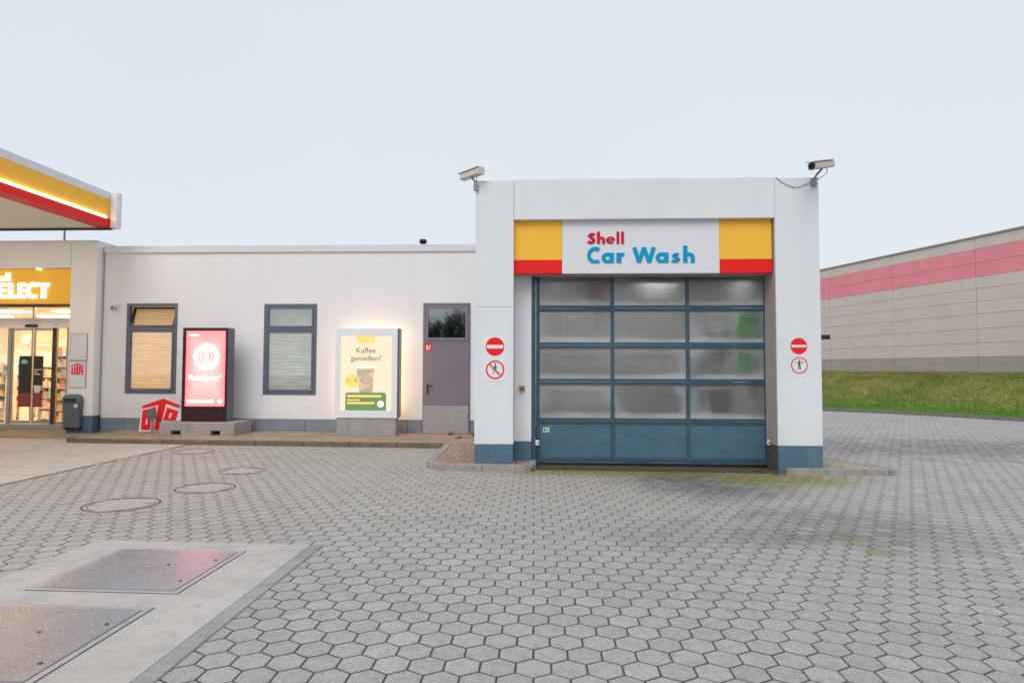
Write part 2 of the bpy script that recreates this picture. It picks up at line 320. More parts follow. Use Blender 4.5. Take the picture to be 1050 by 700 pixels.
def concrete(name, c, c2, grey=.0):
    t = NT(name); p = t.pos(); big = t.noise(p, .8, 6, .62); mid = t.noise(p, 6, 5, .65); fine = t.noise(p, 220, 4, .7)
    cc = t.mix(t.ramp(big, .3, .7), c, c2); cc = t.mix(t.math('MULTIPLY', t.ramp(mid, .46, .72), .45), cc, tuple(x * .68 for x in c))
    cc = t.mix(t.math('MULTIPLY', t.ramp(fine, .4, .7), .35), cc, tuple(x * .6 for x in c))
    v = t.n('TexVoronoi', feature='DISTANCE_TO_EDGE', i_Scale=.55); va = t.n('VectorMath'); va.operation = 'MULTIPLY_ADD'
    nn = t.n('TexNoise', i_Scale=2.5, i_Detail=5); t.set(nn.inputs['Vector'], p); t.set(va.inputs[0], nn.outputs['Color']); va.inputs[1].default_value = (.5, .5, .5); t.set(va.inputs[2], p); t.set(v.inputs['Vector'], va.outputs[0])
    cr = t.math('MULTIPLY', t.ramp(v.outputs['Distance'], .004, .0), .10); cc = t.mix(cr, cc, (.10, .09, .08))
    b = t.n('BsdfPrincipled', i_Base_Color=cc); t.set(b.inputs['Roughness'], t.ramp(mid, .3, .7, .5, .75))
    t.set(b.inputs['Normal'], t.bump(t.math('ADD', fine, t.math('MULTIPLY', mid, .5)), .35, .003)); M[name] = t.done(b)
concrete('apron_concrete', (.47, .425, .39), (.55, .505, .465)); concrete('slab_concrete', (.43, .41, .395), (.52, .50, .485)); concrete('block_grey', (.25, .245, .25), (.37, .36, .365)); concrete('walk_paving', (.20, .155, .125), (.28, .22, .18))
def brickpave(name, c1, c2, mort, rot, bw=.2, rh=.1):
    t = NT(name); p = t.pos(); mp = t.n('Mapping'); t.set(mp.inputs[0], p); mp.inputs['Rotation'].default_value = (0, 0, rot)
    br = t.n('TexBrick', i_Scale=1, i_Mortar_Size=.006, i_Brick_Width=bw, i_Row_Height=rh, i_Bias=0, i_Mortar_Smooth=.2); br.offset = .5
    t.set(br.inputs['Vector'], mp.outputs[0]); t.set(br.inputs['Color1'], c1); t.set(br.inputs['Color2'], c2); t.set(br.inputs['Mortar'], mort)
    moss = t.ramp(t.noise(p, 1.6, 5, .65), .46, .62); cc = t.mix(t.math('MULTIPLY', moss, .55), br.outputs[0], (.22, .20, .06)); cc = t.mix(t.math('MULTIPLY', t.ramp(t.noise(p, 60, 3, .6), .45, .7), .3), cc, (.1, .08, .06))
    b = t.n('BsdfPrincipled', i_Base_Color=cc, i_Roughness=.85); t.set(b.inputs['Normal'], t.bump(t.math('ADD', t.math('MULTIPLY', br.outputs['Fac'], -2.), t.noise(p, 150, 3, .6)), .6, .004)); M[name] = t.done(b)
brickpave('red_brick_paving', (.34, .225, .19), (.44, .32, .28), (.10, .08, .05), math.pi / 2); brickpave('tan_brick_paving', (.40, .34, .25), (.48, .42, .32), (.14, .12, .07), .6); brickpave('walk_brick', (.36, .26, .20), (.44, .33, .265), (.14, .11, .07), 0, .3, .15)
simple('tread_steel', (.50, .50, .55), .33, metal=.7, var=.03); simple('chequer_plate', (.42, .42, .47), .25, metal=.8, var=.05, vs=2)
simple('hatch_frame', (.50, .49, .54), .35, metal=.7, var=.15, vs=8)
def grassmat():
    t = NT('grass_ground'); p = t.pos(); s = t.sep(p); n = t.noise(p, .8, 6, .65); n2 = t.noise(p, 9, 4, .6)
    up = t.ramp(t.math('ADD', s[2], t.math('MULTIPLY', t.math('SUBTRACT', n, .5), .6)), .10, .42)
    cc = t.mix(up, (.13, .30, .02), t.mix(t.ramp(n, .35, .65), (.17, .23, .035), (.30, .28, .08))); cc = t.mix(t.ramp(n2, .4, .7), cc, t.mix(.5, cc, (.03, .05, .008)))
    b = t.n('BsdfPrincipled', i_Base_Color=cc, i_Roughness=.9); M['grass_ground'] = t.done(b)
    t = NT('grass_blade'); p = t.pos(); s = t.sep(p); n = t.noise(p, .8, 6, .65); n2 = t.noise(p, 40, 2, .6)
    up = t.ramp(t.math('ADD', s[2], t.math('MULTIPLY', t.math('SUBTRACT', n, .5), .6)), .16, .50)
    cc = t.mix(up, (.18, .30, .05), t.mix(t.ramp(n, .38, .62), (.20, .25, .055), (.37, .33, .12))); cc = t.mix(t.ramp(n2, .3, .7), cc, t.mix(.45, cc, (.02, .035, .005)))
    b = t.n('BsdfPrincipled', i_Base_Color=cc, i_Roughness=.8); M['grass_blade'] = t.done(b)
grassmat()
def leafmat():
    t = NT('leaf_dark'); p = t.pos(); n = t.noise(p, 3, 3, .6); b = t.n('BsdfPrincipled', i_Base_Color=t.mix(n, (.03, .045, .03), (.07, .085, .05)), i_Roughness=.7); M['leaf_dark'] = t.done(b)
leafmat()
def screen():
    t = NT('screen_pink'); g = t.sep(t.n('TexCoord').outputs['Generated']); ex = t.ramp(t.math('MAXIMUM', t.math('ABSOLUTE', t.math('SUBTRACT', g[0], .5)), t.math('MULTIPLY', t.math('ABSOLUTE', t.math('SUBTRACT', g[2], .5)), .95)), .18, .52); c = t.mix(ex, (1, .205, .185), (1, .11, .11)); e = t.n('Emission', i_Color=c, i_Strength=3.1); M['screen_pink'] = t.done(e)
    emit('screen_white', (1, .90, .86), 2.0); emit('screen_pale', (1, .66, .62), 1.25); emit('screen_grey', (.55, .40, .44), 1.)
    emit('poster_cream', (1, .83, .62), .90); emit('poster_green', (.16, .29, .12), 1.); emit('poster_gold', (1, .68, .20), 1.0); emit('poster_cup', (.90, .66, .42), .80); emit('poster_brown', (.30, .22, .12), .9); emit('poster_taupe', (.55, .45, .32), .9); emit('poster_white', (1, .93, .80), 1.)
screen()
# ================================================================== WORLD, SUN
w = bpy.data.worlds.new('World'); sc.world = w; w.use_nodes = True; wt = w.node_tree; wt.nodes.clear()
sky = wt.nodes.new('ShaderNodeTexSky'); sky.sky_type = 'NISHITA'; sky.sun_disc = False; sky.sun_elevation = math.radians(48); sky.sun_rotation = math.radians(160)
sky.air_density = 1.0; sky.dust_density = 4; sky.altitude = 50
bgs = wt.nodes.new('ShaderNodeBackground'); bgs.inputs[1].default_value = .05; wt.links.new(sky.outputs[0], bgs.inputs[0])
bgc = wt.nodes.new('ShaderNodeBackground')                                  # even cloud cover
tc = wt.nodes.new('ShaderNodeTexCoord'); sx = wt.nodes.new('ShaderNodeSeparateXYZ'); wt.links.new(tc.outputs['Generated'], sx.inputs[0])
nz = wt.nodes.new('ShaderNodeTexNoise'); nz.inputs['Scale'].default_value = 1.2; nz.inputs['Detail'].default_value = 3; wt.links.new(tc.outputs['Generated'], nz.inputs['Vector'])
cr = wt.nodes.new('ShaderNodeValToRGB'); cr.color_ramp.elements[0].position = .0; cr.color_ramp.elements[0].color = (.725, .79, .84, 1); cr.color_ramp.elements[1].position = .55; cr.color_ramp.elements[1].color = (.70, .75, .79, 1)
wt.links.new(sx.outputs[2], cr.inputs[0])
mxw = wt.nodes.new('ShaderNodeMix'); mxw.data_type = 'RGBA'; mxw.blend_type = 'MULTIPLY'; mxw.inputs[0].default_value = .10; wt.links.new(cr.outputs[0], mxw.inputs[6]); wt.links.new(nz.outputs[0], mxw.inputs[7])
wt.links.new(mxw.outputs[2], bgc.inputs[0]); bgc.inputs[1].default_value = 1.
ms = wt.nodes.new('ShaderNodeMixShader'); ms.inputs[0].default_value = .92; wt.links.new(bgs.outputs[0], ms.inputs[1]); wt.links.new(bgc.outputs[0], ms.inputs[2])
wo = wt.nodes.new('ShaderNodeOutputWorld'); wt.links.new(ms.outputs[0], wo.inputs[0])
sl = bpy.data.lights.new('sun', 'SUN'); sl.energy = 1.3; sl.angle = math.radians(35); sl.color = (1, .96, .93); so = bpy.data.objects.new('sun', sl); col.objects.link(so)
so.rotation_euler = (math.radians(42), 0, math.radians(-20)); so.location = (0, -5, 20)
sc.view_settings.view_transform = 'Standard'; sc.view_settings.look = 'None'; sc.view_settings.exposure = .25; sc.view_settings.gamma = 1
# ================================================================== GROUND
YF, YD, YWG, YPL, YGL = 10.57, 11.1, 15.2, 14.98, 15.75         # pillar front, wash door, wing wall, shop pier, shop glazing
MB().add([(-400, -300, -2.2), (400, -300, -2.2), (400, 600, -2.2), (-400, 600, -2.2)], [(0, 1, 2, 3)]).build('ground', 'outfield', kind='structure')
kerbpx = [(700, 417.5), (842, 421), (900, 423.3), (950, 426), (1000, 428.8), (1050, 432)]
kp = [G(*a)[:2] for a in kerbpx]
d_ = kp[-1] - kp[-2]; kp += [kp[-1] + d_ * k for k in (1.2, 2.6, 4.5, 7)]
kp = [kp[0] + (kp[0] - kp[1]) / np.linalg.norm(kp[0] - kp[1]) * 14] + kp
poly = [(-40, -25), (kp[-1][0], -25)] + [tuple(q) for q in kp[::-1]] + [(-40, kp[0][1])]
b = MB(); b.add([(x, y, gz(x) - .0036) for x, y in poly], [list(range(len(poly)))]); b.build('yard_bedding', 'paver_joint', kind='structure')
def inpoly(x, y):
    c = False; n = len(poly); j = n - 1
    for i in range(n):
        xi, yi = poly[i]; xj, yj = poly[j]
        if (yi > y) != (yj > y) and x < (xj - xi) * (y - yi) / (yj - yi) + xi: c = not c
        j = i
    return c
Wh, rh = .2, .2 * math.sqrt(3) / 2; rot = math.radians(.6); cr_, sr_ = math.cos(rot), math.sin(rot)
V = []; Fc = []; T = []; E_ = []
ang = [math.radians(30 + 60 * k) for k in range(6)]
R1 = (Wh / math.sqrt(3)) - .0057; R2 = R1 - .006
tonebase = {}
for j in range(-14, 190):
    y0 = 1.2 + j * rh
    for i in range(-110, 130):
        x0 = (i + (.5 if j % 2 else 0)) * Wh
        x, y = x0 * cr_ - y0 * sr_, x0 * sr_ + y0 * cr_
        if y < -1 or abs(x + .05 * y) > .9 * max(y, 0) + 2.6 or (y > 15.5 and x < 5.5): continue
        if x < -7.6 or (-4.15 < x < -2.2 and y < 5.8) or (-1.0 < x < 4.45 and y > 11.2): continue
        if y > 13.3 and x < -2: continue
        if not (inpoly(x, y)): continue
        tl = np.clip(rng.normal(0, .0035, 2), -.007, .007); tx, ty = tl; dz = rng.normal(0, .0004); ro = rng.normal(0, .008); o = len(V); zc = gz(x) + dz
        for rr, zd in ((R1, -.008), (R1, -.0020), (R2, 0)):
            for a in ang: px, py = rr * math.cos(a + ro), rr * math.sin(a + ro); V.append((x + px, y + py, zc + zd + px * tx + py * ty))
        for k in range(6):
            k2 = (k + 1) % 6; Fc += [(o + k, o + k2, o + 6 + k2, o + 6 + k), (o + 6 + k, o + 6 + k2, o + 12 + k2, o + 12 + k)]
        Fc.append(tuple(o + 12 + k for k in range(6))); tn = float(np.clip(rng.normal(.5, .16), 0, 1)); 
        if rng.random() < .02: tn *= .3
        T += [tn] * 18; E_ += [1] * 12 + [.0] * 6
me = bpy.data.meshes.new('hexagon_paving'); me.from_pydata(V, [], Fc); me.materials.append(M['hex_paver'])
at = me.attributes.new('tone', 'FLOAT', 'POINT'); at.data.foreach_set('value', T); at = me.attributes.new('rim', 'FLOAT', 'POINT'); at.data.foreach_set('value', E_)
o = bpy.data.objects.new('hexagon_paving', me); col.objects.link(o); o['kind'] = 'structure'; print('hex', len(T) // 18)
# left concrete forecourt
XA = -7.48
b = MB()
for (x0, x1) in ((-11.98, XA), (-16.5, -12.0), (-24, -16.52)):
    for (y0, y1) in ((-10, 3.98), (4.0, 9.3), (9.32, 17.)): b.box(x0, x1, y0, y1, -.05, .006)
b.shear().build('concrete_forecourt', 'apron_concrete', kind='structure')
MB().box(-30, XA + .04, -10.1, 17.2, -.06, .0005).shear().build('forecourt_joint', 'soil', kind='structure')
# concrete slab with the two hatches
b = MB(); b.box(-4.21, -2.155, 3.1, 5.93, -.05, .008); b.box(-4.21, -2.155, .2, 3.092, -.05, .008)
b.shear().build('concrete_slab', 'slab_concrete', kind='structure', bevel=.003)
b = MB(); y = .2
while y < 5.93:
    l = random.uniform(.28, .42); l = min(l, 5.93 - y); dz = random.uniform(-.001, .0025)
    b.box(-2.148, -2.032 + random.uniform(-.003, .003), y, y + l - .008, -.05, .010 + dz); y += l
b.shear().build('edging_blocks', 'block_grey', kind='structure', bevel=.003)
# raised walk along the wall, with its kerb
b = MB(); b.box(-10.15, -.9, 13.31, YWG, -.1, .098); b.box(-30, -10.15, 13.9, 15.8, -.1, .03); b.shear().build('raised_walk', 'walk_brick', kind='structure')
b = MB(); pts_out = [(-2.0, 13.2), (-2.0, 13.31), (-9.9, 13.31), (-10.15, 13.5), (-10.25, 13.9), (-10.4, 13.9), (-10.38, 13.55), (-10.2, 13.28), (-10.0, 13.2)]
x = -10.0
while x < -2.0:
    l = min(1.0, -2.0 - x); b.box(x, x + l - .007, 13.2 + random.uniform(-.004, .004), 13.305, -.1, .10 + random.uniform(-.003, .003)); x += l
b.prism([(-10.007, 13.2), (-10.007, 13.305), (-10.15, 13.45), (-10.27, 13.75), (-10.38, 13.75), (-10.3, 13.42), (-10.15, 13.25)], -.1, .098)
b.shear().build('walk_kerb', 'old_kerb', kind='structure', bevel=.012)
# islands at the pillars
def island(outer, inner, name, mat, top):
    b = MB(); n = len(outer)
    for i in range(n - 1):
        a, c, d, e = np.array(outer[i]), np.array(outer[i+1]), np.array(inner[i+1]), np.array(inner[i]); t_ = (c - a) / (np.linalg.norm(c - a) + 1e-9) * .003
        L = np.linalg.norm(c - a); 
        if L > .35: a = a + t_; e = e + t_; c = c - t_; d = d - t_
        b.prism([tuple(a), tuple(e), tuple(d), tuple(c)][::-1], -.1, .10)
    b.shear().build(name + '_kerb', 'kerb_concrete', kind='structure', bevel=.008)
    b = MB(); b.prism([tuple(q) for q in top], -.1, .094); b.shear().build(name + '_paving', mat, kind='structure')
g = lambda x, y, h=.10: tuple(G(x, y, h)[:2])
# left island outline (outer kerb edge), from the walk kerb to the door jamb
ox = [(-2.0, 13.2), (-1.95, 12.2), (-1.93, 11.0), (-1.92, 10.72), (-1.87, 10.56), (-1.75, 10.42), (-1.58, 10.36), (-.95, 10.345), (-.42, 10.345), (-.25, 10.37), (-.14, 10.46), (-.08, 10.6), (-.075, 11.08)]
ix = [(-1.86, 13.2), (-1.83, 12.2), (-1.81, 11.0), (-1.80, 10.75), (-1.77, 10.65), (-1.69, 10.55), (-1.56, 10.48), (-.95, 10.465), (-.45, 10.465), (-.33, 10.49), (-.26, 10.54), (-.20, 10.64), (-.195, 11.08)]
island(ox, ix, 'left_island', 'red_brick_paving', [(-.9, 13.32)] + [(-1.86, 13.32)] + ix + [(-.195, 11.3), (-.9, 11.3)])
rx = [(3.98, 10.50), (4.6, 10.50), (5.2, 10.51), (5.62, 10.55), (5.74, 10.62), (5.80, 10.74), (5.78, 10.86), (5.6, 11.15), (5.1, 11.9), (4.9, 12.4), (4.8, 13.2)]
ri = [(3.98, 10.62), (4.6, 10.62), (5.2, 10.63), (5.56, 10.66), (5.63, 10.70), (5.66, 10.76), (5.65, 10.82), (5.5, 11.06), (4.99, 11.83), (4.78, 12.36), (4.68, 13.2)]
island(rx, ri, 'right_island', 'tan_brick_paving', [(4.4, 10.615)] + ri[1:] + [(4.4, 13.2)])
# grass bank on the right and its kerb
wd = ray(370, 377.5); wd = np.array([wd[0], wd[1]]); wd /= np.linalg.norm(wd)
wp0 = P(1050, 382.3, 28.0); zb = 1.53; wn = np.array([wd[1], -wd[0]])      # wn: towards +x side (behind the wall)
def wallhit(px):
    d = ray(px, 380)[:2]; a = np.array([[d[0], -wd[0]], [d[1], -wd[1]]]); s_ = np.linalg.solve(a, wp0[:2]); return d * s_[0]
def interp(poly_, n):
    poly_ = np.array(poly_); L = np.r_[0, np.cumsum(np.linalg.norm(np.diff(poly_, axis=0), axis=1))]; s_ = np.linspace(0, L[-1], n); return np.c_[np.interp(s_, L, poly_[:, 0]), np.interp(s_, L, poly_[:, 1])]
NK = 90; K = interp(kp, NK)
wa, wb_ = wp0[:2] + wd * 38, wp0[:2] - wd * 40
# match each kerb point with the nearest wall point
WP = [wp0[:2] + wd * float(np.dot(k - wp0[:2], wd)) for k in K]
NT_ = 26; V = []; Fc = []
def bank(t_, n_): 
    s_ = min(max((t_ - .22) / .74, 0), 1); s_ = s_ * s_ * (3 - 2 * s_); return s_
from mathutils import noise as mn
def bz(x, y, t_): return gz(x) * (1 - t_) + .10 * (1 - t_) + bank(t_, 0) * (zb - .02) + mn.fractal(Vector((x * .5, y * .5, 3)), 1, 2, 4) * .09 * min(t_ * 5, 1) * min((1 - t_) * 5, 1)
for i in range(NK):
    for j in range(NT_ + 1):
        t_ = j / NT_; q = K[i] * (1 - t_) + WP[i] * t_; V.append((q[0], q[1], bz(q[0], q[1], t_)))
for i in range(NK - 1):
    for j in range(NT_): a = i * (NT_ + 1) + j; Fc.append((a, a + 1, a + NT_ + 2, a + NT_ + 1))
MB().add(V, Fc, True).build('grass_bank', 'grass_ground', kind='structure')
b = MB()
for i in range(NK - 1):
    a, c = K[i], K[i+1]; t_ = (c - a) / np.linalg.norm(c - a); nn = np.array([-t_[1], t_[0]]); 
    if np.dot(nn, WP[i] - a) < 0: nn = -nn
    c2 = c - t_ * .01; b.prism([tuple(a - nn * .12), tuple(a + nn * .02), tuple(c2 + nn * .02), tuple(c2 - nn * .12)], -.1, .11)
b.shear().build('bank_kerb', 'grey_kerb', kind='structure', bevel=.01)
# grass blades on the visible bank
n = 135000; V = np.zeros((n, 3, 3)); ii = rng.uniform(0, NK - 1.001, n); tt = rng.uniform(0.01, .985, n)
i0 = ii.astype(int); fr = (ii - i0)[:, None]; WPa = np.array(WP); kk = K[i0] * (1 - fr) + K[i0+1] * fr; ww = WPa[i0] * (1 - fr) + WPa[i0+1] * fr; q = kk * (1 - tt[:, None]) + ww * tt[:, None]
vis = (q[:, 1] > 12) & (q[:, 1] < 48) & (q[:, 0] / q[:, 1] > .26) & (q[:, 0] / q[:, 1] < 1.05); q = q[vis]; tt = tt[vis]; n = len(q)
z = np.array([bz(q[k][0], q[k][1], tt[k]) for k in range(n)]); a = rng.uniform(0, 6.28, n); hgt = rng.uniform(.05, .11, n) * np.where(tt < .25, .6, 1.25); wdt = rng.uniform(.006, .014, n)
dx, dy = np.cos(a) * wdt, np.sin(a) * wdt; lx, ly = rng.normal(0, .035, n), rng.normal(0, .035, n)
V = np.stack([np.c_[q[:, 0] - dx, q[:, 1] - dy, z - .01], np.c_[q[:, 0] + dx, q[:, 1] + dy, z - .01], np.c_[q[:, 0] + lx, q[:, 1] + ly, z + hgt]], 1).reshape(-1, 3)
MB_ = MB(); MB_.v = [tuple(p) for p in V]; MB_.f = [(3*k, 3*k+1, 3*k+2) for k in range(n)]; MB_.sm = [False] * n
MB_.build('grass', 'grass_blade', kind='stuff', label='green and straw coloured grass on the bank below the warehouse', cat='grass')
# ================================================================== WAREHOUSE
wl = thing('warehouse', 'long beige panelled warehouse with a pink stripe standing on the grass bank', 'warehouse', (wp0[0], wp0[1], zb))
wd3, wn3, up3 = Vector((wd[0], wd[1], 0)), Vector((wn[0], wn[1], 0)), Vector((0, 0, 1))
zr = P(1050, 233.5, 28.0)[2]; print('hall roof', zr)
s0, s1 = -34., 34.; c = Vector((wp0[0], wp0[1], 0)) + wd3 * ((s0 + s1) / 2) 
MB().obox(c + wn3 * 15.1 + up3 * ((zb + zr) / 2 - .3), wd3, wn3, up3, (s1 - s0) / 2, 15, (zr - zb) / 2 + .2).build('core', 'hall_gap', wl)
hz = lambda y: zb + (zr - zb) * (382.3 - y) / (382.3 - 233.5)
rows = [(382.0, 364.5, 'hall_base'), (364.5, 349.5, 0), (349.5, 334, 0), (334, 318, 0), (318, 304, 0), (304, 290.5, 0), (290.5, 277.5, 0), (277.5, 262, 'hall_pink'), (262, 247, 'hall_pink'), (247, 234.5, 0)]
jo = []; x1003 = wallhit(1003.5); s3 = float(np.dot(x1003 - wp0[:2], wd)); x917 = wallhit(917.5); s9 = float(np.dot(x917 - wp0[:2], wd)); pit = s9 - s3; print('panel pitch', pit)
k = -6
while s3 + k * pit < s1: jo.append(s3 + k * pit); k += 1
for mname, nm in (('hall_base', 'base_course'), (0, 'wall_panel'), ('hall_pink', 'pink_stripe')):
    b = MB()
    for ya, yb_, m_ in rows:
        if m_ != mname: continue
        za, zb2 = hz(ya), hz(yb_)
        for a_, b2 in zip(jo, jo[1:]):
            cc = Vector((wp0[0], wp0[1], 0)) + wd3 * ((a_ + b2) / 2) + up3 * ((za + zb2) / 2) + wn3 * .04
            b.obox(cc, wd3, wn3, up3, (b2 - a_) / 2 - .010, .05, (zb2 - za) / 2 - .006)
    b.build(nm, mname or 'hall_panel', wl)
MB().obox(c + wn3 * .1 + up3 * (zr + .0), wd3, wn3, up3, (s1 - s0) / 2 + .1, .16, .04).build('roof_edge', 'hall_gap', wl)
# ================================================================== CAR WASH BUILDING
XL0, XL1 = -1.10, -.452; XR0, XR1 = 3.87, 4.585; ZT = 4.845; ZB = P(640, 224.5, YF)[2]; print('lintel bottom', ZB)
XD0, XD1 = P(549, 380, YD)[0], P(788.5, 380, YD)[0]; print('door', XD0, XD1)
cw = thing('car_wash_building', 'white car wash building with a wide blue sectional door between two pillars', 'car wash', (1.7, YF, 0))
skz = .42
def pillar(x0, x1, z0, sk_top, nm='pillar'):
    b = MB(); b.box(x0, x1, YF, YF + 2.4, sk_top, ZT - .002); p_ = b.build(nm, 'grey_render', cw, bevel=.006)
    MB().box(x0 + .004, x1 - .004, YF + .004, YF + 2.4, z0, sk_top - .001).build('skirting', 'blue_skirt', p_, bevel=.004); return p_
rsk = P(820, 457, YF)[2]; lp = pillar(XL0, XL1, -.1, P(510, 455.3, YF)[2]); rp = pillar(XR0, XR1, -.1, P(820, 457, YF)[2])
b = MB(); zj = P(505, 314.5, YF)[2]; b.box(XL0 - .001, XL1 + .001, YF - .0015, YF + .1, zj - .004, zj + .004); b.build('panel_joint', 'soffit', lp)
MB().box(XL1 + .006, XR0 - .006, YF - .012, YF + 2.0, ZB, ZT + .01).build('lintel', 'grey_render', cw, bevel=.005)
# roof slab, side and rear walls of the bay
MB().box(XL0 + .01, XR1 - .01, YF + .2, 25, 4.45, 4.6).build('roof', 'roofing', cw)
MB().box(XL0 + .01, XL0 + .26, YF + 2.4, 25, -.1, 4.75).build('wall', 'grey_render', cw); MB().box(XR1 - .26, XR1 - .01, YF + 2.4, 25, -.1, 4.75).build('wall', 'grey_render', cw)
MB().box(XL0, XR1, YF + .02, 25, ZT - .03, ZT + .005).build('roof_trim', 'coping', cw)
MB().box(XL0 + .3, XR1 - .3, 18.0, 18.2, -.1, 4.34).build('wall', 'grey_render', cw)
# set-back jamb wall on the left of the door, reveal on the right, with their blue skirting
zs2 = P(535, 452, YD - .12)[2]
MB().box(XL1 + .002, XD0 - .07, YD - .12, YD + .3, zs2, ZB - .01).build('jamb_wall', 'white_render', cw); MB().box(XL1 + .002, XD0 - .07, YD - .124, YD + .3, -.1, zs2 - .001).build('skirting', 'blue_skirt', cw)
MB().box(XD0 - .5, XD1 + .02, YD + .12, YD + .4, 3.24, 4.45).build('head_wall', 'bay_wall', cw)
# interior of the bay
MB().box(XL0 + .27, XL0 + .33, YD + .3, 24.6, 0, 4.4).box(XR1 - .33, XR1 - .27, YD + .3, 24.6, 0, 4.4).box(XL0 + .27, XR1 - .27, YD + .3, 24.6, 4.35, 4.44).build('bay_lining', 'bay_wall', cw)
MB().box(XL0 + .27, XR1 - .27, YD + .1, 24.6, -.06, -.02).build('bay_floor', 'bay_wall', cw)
for xx in (.2, 3.0): MB().box(xx - .05, xx + .05, 11.4, 17, 4.1, 4.16).build('added_tube_lamp', 'added_tube_light', cw)  # unseen lamps, added to light the brushes behind the panes
# sectional door
dr = thing('x', '', '', (0, 0, 0)); bpy.data.objects.remove(dr)
ysd = YD; zrow = [P(670, y, YD)[2] for y in (282, 316, 354, 391.5, 432, 471.5)]; z_bot = P(670, 475.5, YD)[2]; print('rows', zrow, z_bot)
xc = [XD0 + .045, P(628.2, 380, YD)[0], P(705.5, 380, YD)[0], XD1 - .045]
b = MB(); hw = .038
for x in (xc[1], xc[2]): b.box(x - .030, x + .030, ysd, ysd + .05, z_bot + .05, 3.36)
for x in (xc[0], xc[3]): b.box(x - hw * .8, x + hw * .8, ysd, ysd + .05, z_bot + .05, 3.36)
for z in zrow[1:5]: 
    for a_, b2 in zip(xc, xc[1:]):
        b.box(a_ + .030, b2 - .030, ysd + .003, ysd + .047, z + .006, z + .052); b.box(a_ + .030, b2 - .030, ysd + .003, ysd + .047, z - .052, z - .001)
        b.box(a_ + .030, b2 - .030, ysd - .006, ysd + .02, z - .016, z - .004)
b.box(xc[0] - .03, xc[3] + .03, ysd + .002, ysd + .048, z_bot, z_bot + .05); b.box(xc[0] + .03, xc[3] - .03, ysd - .004, ysd + .046, z_bot + .0505, zrow[5] + .03)
door = b.build('sectional_door', 'door_blue', cw, bevel=.004)
MB().box(xc[0], xc[3], ysd + .012, ysd + .04, z_bot - .055, z_bot).build('rubber_seal', 'black_plastic', door)
for a_, b2 in ((.05, .55), (.6, 1.45), (1.9, 2.5), (2.9, 3.05)): MB().box(XD0 + .1 + a_, XD0 + .1 + b2, ysd - .0005, ysd + .03, z_bot + .012, z_bot + .034).build('worn_strip', 'totem_side', door)
for r in range(4):
    for c_ in range(3):
        MB().box(xc[c_] + .034, xc[c_+1] - .034, ysd + .020, ysd + .026, zrow[r+1] + .054, (zrow[r] - .054) if r else 3.33).build('window_pane', 'fogged_pane', door)
for c_ in range(3): MB().box(xc[c_] + .032, xc[c_+1] - .032, ysd + .014, ysd + .04, zrow[5] + .033, zrow[4] - .053).build('infill_panel', 'infill_blue', door, bevel=.003)
# guide jambs
MB().box(XD0 - .065, XD0 + .002, YD - .10, YD + .12, -.05, ZB).build('door_frame', 'door_blue', cw, bevel=.004); MB().box(XD1 - .002, XD1 + .055, YD - .06, YD + .12, -.05, ZB).build('door_frame', 'door_blue', cw, bevel=.004)
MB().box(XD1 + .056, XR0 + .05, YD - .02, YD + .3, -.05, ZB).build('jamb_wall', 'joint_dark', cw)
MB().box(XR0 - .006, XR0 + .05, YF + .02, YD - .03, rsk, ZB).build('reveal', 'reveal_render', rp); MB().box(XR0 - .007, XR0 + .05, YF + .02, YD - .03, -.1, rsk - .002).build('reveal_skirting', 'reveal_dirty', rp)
for px_, py_ in ((551, 453.3), (788, 453.3)):
    q = P(px_, py_, YD - .1); t_ = thing('light_barrier', 'small white light barrier box at the foot of the door, on its ' + ('left' if px_ < 600 else 'right') + ' side', 'sensor', (q[0], YD - .1, q[2]), 'light barriers at the wash door')
    MB().box(q[0] - .032, q[0] + .032, YD - .16, YD - .098, q[2] - .042, q[2] + .042).build('housing', 'sign_white', t_, bevel=.006); MB().disc_y(q[0] + (.01 if px_ < 600 else -.012), q[2], .014, YD - .163, YD - .158, 14).build('lens', 'black_plastic', t_)
q = P(560.7, 440.5, YD); t_ = thing('door_sticker', 'pair of small stickers, black framed and mint green, on the lower left door panel', 'sticker', (q[0], YD, q[2]))
MB().box(q[0] - .065, q[0] - .012, YD + .010, YD + .0135, q[2] - .04, q[2] + .04).build('black_label', 'sign_white', t_); MB().box(q[0] - .055, q[0] - .024, YD + .008, YD + .012, q[2] - .022, q[2] + .022).build('symbol', 'sign_black', t_)
MB().box(q[0] - .008, q[0] + .05, YD + .010, YD + .0135, q[2] - .05, q[2] + .05).build('green_label', 'mint', t_)
q = P(535.3, 398, YD - .12); t_ = thing('door_button', 'brass coloured push button on the narrow wall left of the wash door', 'button', (q[0], YD - .12, q[2]))
MB().box(q[0] - .045, q[0] + .045, YD - .165, YD - .12, q[2] - .05, q[2] + .05).build('box', 'brass', t_, bevel=.008); MB().disc_y(q[0], q[2], .025, YD - .185, YD - .165, 20).build('knob', 'cast_iron', t_)
# green and red wash brushes in the bay
def brush(x, y, z0, z1, mat, label):
    t_ = thing('wash_brush', label, 'brush', (x, y, 0), 'brushes inside the wash bay'); b = MB(); n = 22
    for k in range(14):
        za = z0 + (z1 - z0) * k / 14; zb_ = z0 + (z1 - z0) * (k + .9) / 14
        for i in range(n): a = 2 * math.pi * i / n + k; b.cyl((x, y, (za + zb_) / 2), (x + math.cos(a) * .33, y + math.sin(a) * .33, (za + zb_) / 2 - .05), .02, .05, 5)
    b.build('bristles', mat, t_); MB().cyl((x, y, z0 - .3), (x, y, 4.3), .08, .08, 12).build('shaft', 'alu', t_)
brush(3.90, 11.66, 1.5, 2.75, 'brush_green', 'green vertical wash brush behind the upper right door panes')
brush(1.25, 14.2, 3.0, 3.75, 'brush_red', 'dull red wash brush behind the upper left door pane')
